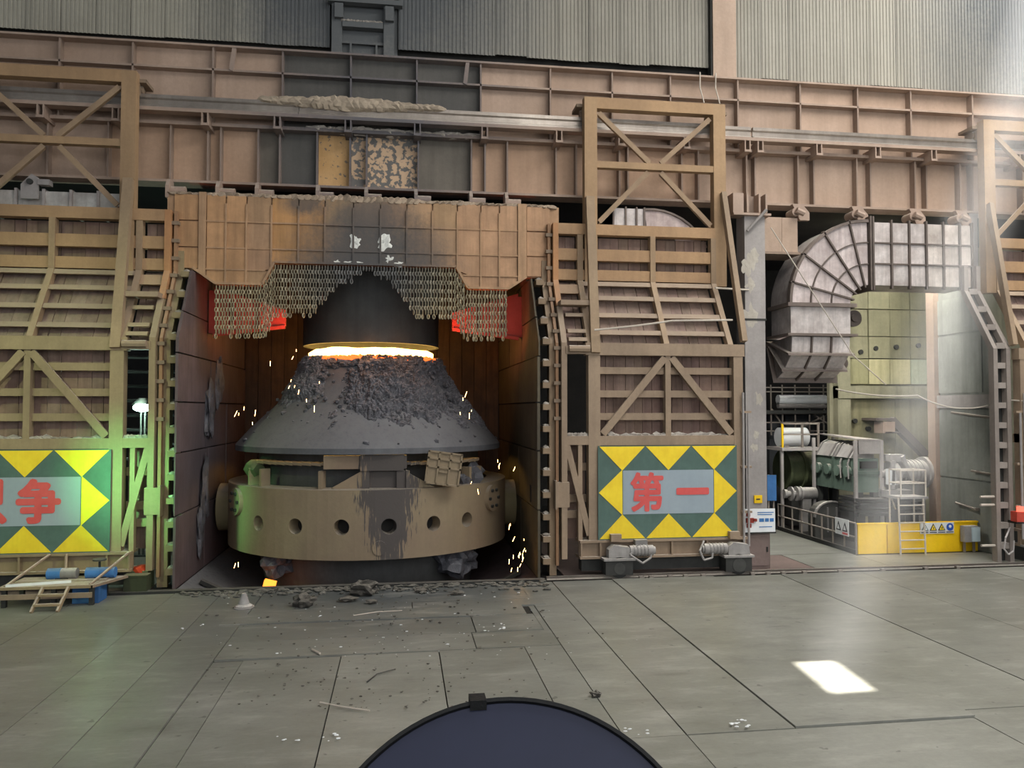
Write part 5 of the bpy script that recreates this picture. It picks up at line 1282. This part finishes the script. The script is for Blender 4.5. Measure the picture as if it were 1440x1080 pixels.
MB().lathe([(.2, .02), (.2, .06), (.13, .1), (.05, .34), (.0, .36)], (g.x, g.y), 16).build('cone', 'machinegrey', t, smooth=True)
MB().cyl((g.x, g.y, 0), (g.x, g.y, .03), .24, n=16).build('foot', 'machinegrey', t, tint=.7)
def wire(pts, lab, r=.012, mat='palewire'):
    P = [Vector((ground(*p).x, ground(*p).y, .04)) for p in pts]
    o = MB().tube(P, r).build('wire', mat); tag(o, lab, 'wire')
wire([(450, 991), (480, 997), (520, 1003)], 'straight pale wire lying across a plate joint in the foreground')
wire([(497, 868), (530, 863), (565, 861)], 'pale wire before the slag rocks')
wire([(439, 916), (450, 922)], 'very short pale rod on the floor plates left of centre', .02)
wire([(516, 962), (530, 951), (556, 944)], 'thin dark curved wire on a foreground plate', .012, 'dark')
m = MB()
for k in range(260):
    px_, py_ = rnd.gauss(520, 130), rnd.uniform(838, 1000)
    if not 240 < px_ < 880: continue
    g = ground(px_, py_); m.lump((g.x, g.y, .04), rnd.uniform(.008, .024) * (1 if py_ > 880 else 1.5), k, 1, .5, (1.3, 1, .6))
o = m.build('slag_crumbs', 'rock'); tag(o, 'scattered dark slag crumbs on the floor plates', 'crumbs', None, 'stuff')
m = MB()
for k in range(90):
    px_, py_ = rnd.gauss(560, 150), rnd.uniform(830, 925)
    g = ground(px_, py_); m.lump((g.x, g.y, .03), .007 + .016 * rnd.random() ** 3, k, 1, .5, (1.8, 1, .6))
for (cx, cy, n_) in ((695, 885, 12), (1040, 1020, 10), (405, 1043, 6), (470, 1040, 5), (895, 1033, 6), (270, 882, 4)):
    for k in range(n_):
        g = ground(cx + rnd.uniform(-16, 16), cy + rnd.uniform(-6, 6)); m.lump((g.x, g.y, .04), rnd.uniform(.01, .025), k, 1, .5, (1.6, 1, .5))
o = m.build('white_flakes', 'white'); tag(o, 'scattered pale flakes on the floor plates before the pit', 'flakes', None, 'stuff')
m = MB()
for k in range(260):
    x = rnd.uniform(-5.5, 3.9); g = (x, 21.2 - abs(rnd.gauss(0, .35)), .0)
    m.lump((g[0], g[1], .02), rnd.uniform(.03, .09), k, 1, .6, (1.4, 1, .5))
o = m.build('slag_gravel', 'rock', tint=(1.1, 1.2, 1.25)); tag(o, 'band of loose slag gravel along the edge of the pit', 'gravel', None, 'stuff')

# round dark blue drum near the camera, on its own post
fwd = ray(718, 1315).normalized(); Cc = Vector((0, 0, H)) + fwd * 2.0; rd = 320 / 1100 * 2.0 * fwd.dot(FW)
nrm = -fwd
dr = thing('round_drum', 'round dark blue drum face with a black rubber rim in the near foreground', 'drum', (Cc.x, Cc.y, 0))
MB().cyl(Cc - nrm * .22, Cc, rd * .975, n=96).build('drum_body', 'drum', dr, smooth=True)
m = MB(); u = nrm.orthogonal().normalized(); v = nrm.cross(u); n = 96
ringp = lambda r, h: [Cc + (u * math.cos(2 * math.pi * i / n) + v * math.sin(2 * math.pi * i / n)) * r + nrm * h for i in range(n)]
secs = [ringp(rd * .968, .003), ringp(rd * .975, .012), ringp(rd * .993, .012), ringp(rd, .0), ringp(rd * .99, -.2), ringp(rd * .95, -.2)]
m.add([p for s in secs for p in s], [(k * n + i, k * n + (i + 1) % n, (k + 1) * n + (i + 1) % n, (k + 1) * n + i) for k in range(5) for i in range(n)])
m.build('rubber_rim', 'rubber', dr, smooth=True)
MB().cyl((Cc.x, Cc.y + .1, 0), (Cc.x, Cc.y + .1, Cc.z - rd * .5), .07, n=12).build('post', 'dark', dr)
MB().cyl((Cc.x, Cc.y + .1, 0), (Cc.x, Cc.y + .1, .04), .3, n=16).build('foot', 'dark', dr)
topd = Cc + fwd.cross(RT).normalized() * -rd * .99 if fwd.cross(RT).z < 0 else Cc + fwd.cross(RT).normalized() * rd * .99; MB().box(topd.x - .1, topd.x - .06, topd.y - .01, topd.y + .04, topd.z - .02, topd.z + .003).build('clamp', 'rubber', dr)

# ================================================================== HAZE in the sunbeam
hm = bpy.data.materials.new('dust_haze'); hm.use_nodes = True
nt = hm.node_tree; nt.nodes.clear(); out = nt.nodes.new('ShaderNodeOutputMaterial'); sc_ = nt.nodes.new('ShaderNodeVolumeScatter')
sc_.inputs['Color'].default_value = (.95, .97, 1, 1); sc_.inputs['Density'].default_value = .05; sc_.inputs['Anisotropy'].default_value = .2
nt.links.new(sc_.outputs[0], out.inputs['Volume'])
c = sum((Vector((p.x, p.y, 0)) for p in patch), Vector()) / 4
ring0 = [(c.x + (p.x - c.x) * 1.25, c.y + (p.y - c.y) * 1.25, .06) for p in patch]
ring1 = [(x + SUN.x / SUN.z * 23.8, y + SUN.y / SUN.z * 23.8, 23.9) for x, y, z in ring0]
hz_o = MB().add(ring0 + ring1, [(3, 2, 1, 0), (4, 5, 6, 7)] + [(i, (i + 1) % 4, 4 + (i + 1) % 4, 4 + i) for i in range(4)]).build('dust_haze', hm)
tag(hz_o, 'slanting shaft of dusty sunlit haze over the bright floor patch', 'haze', None, 'stuff')
bpy.context.view_layer.update()
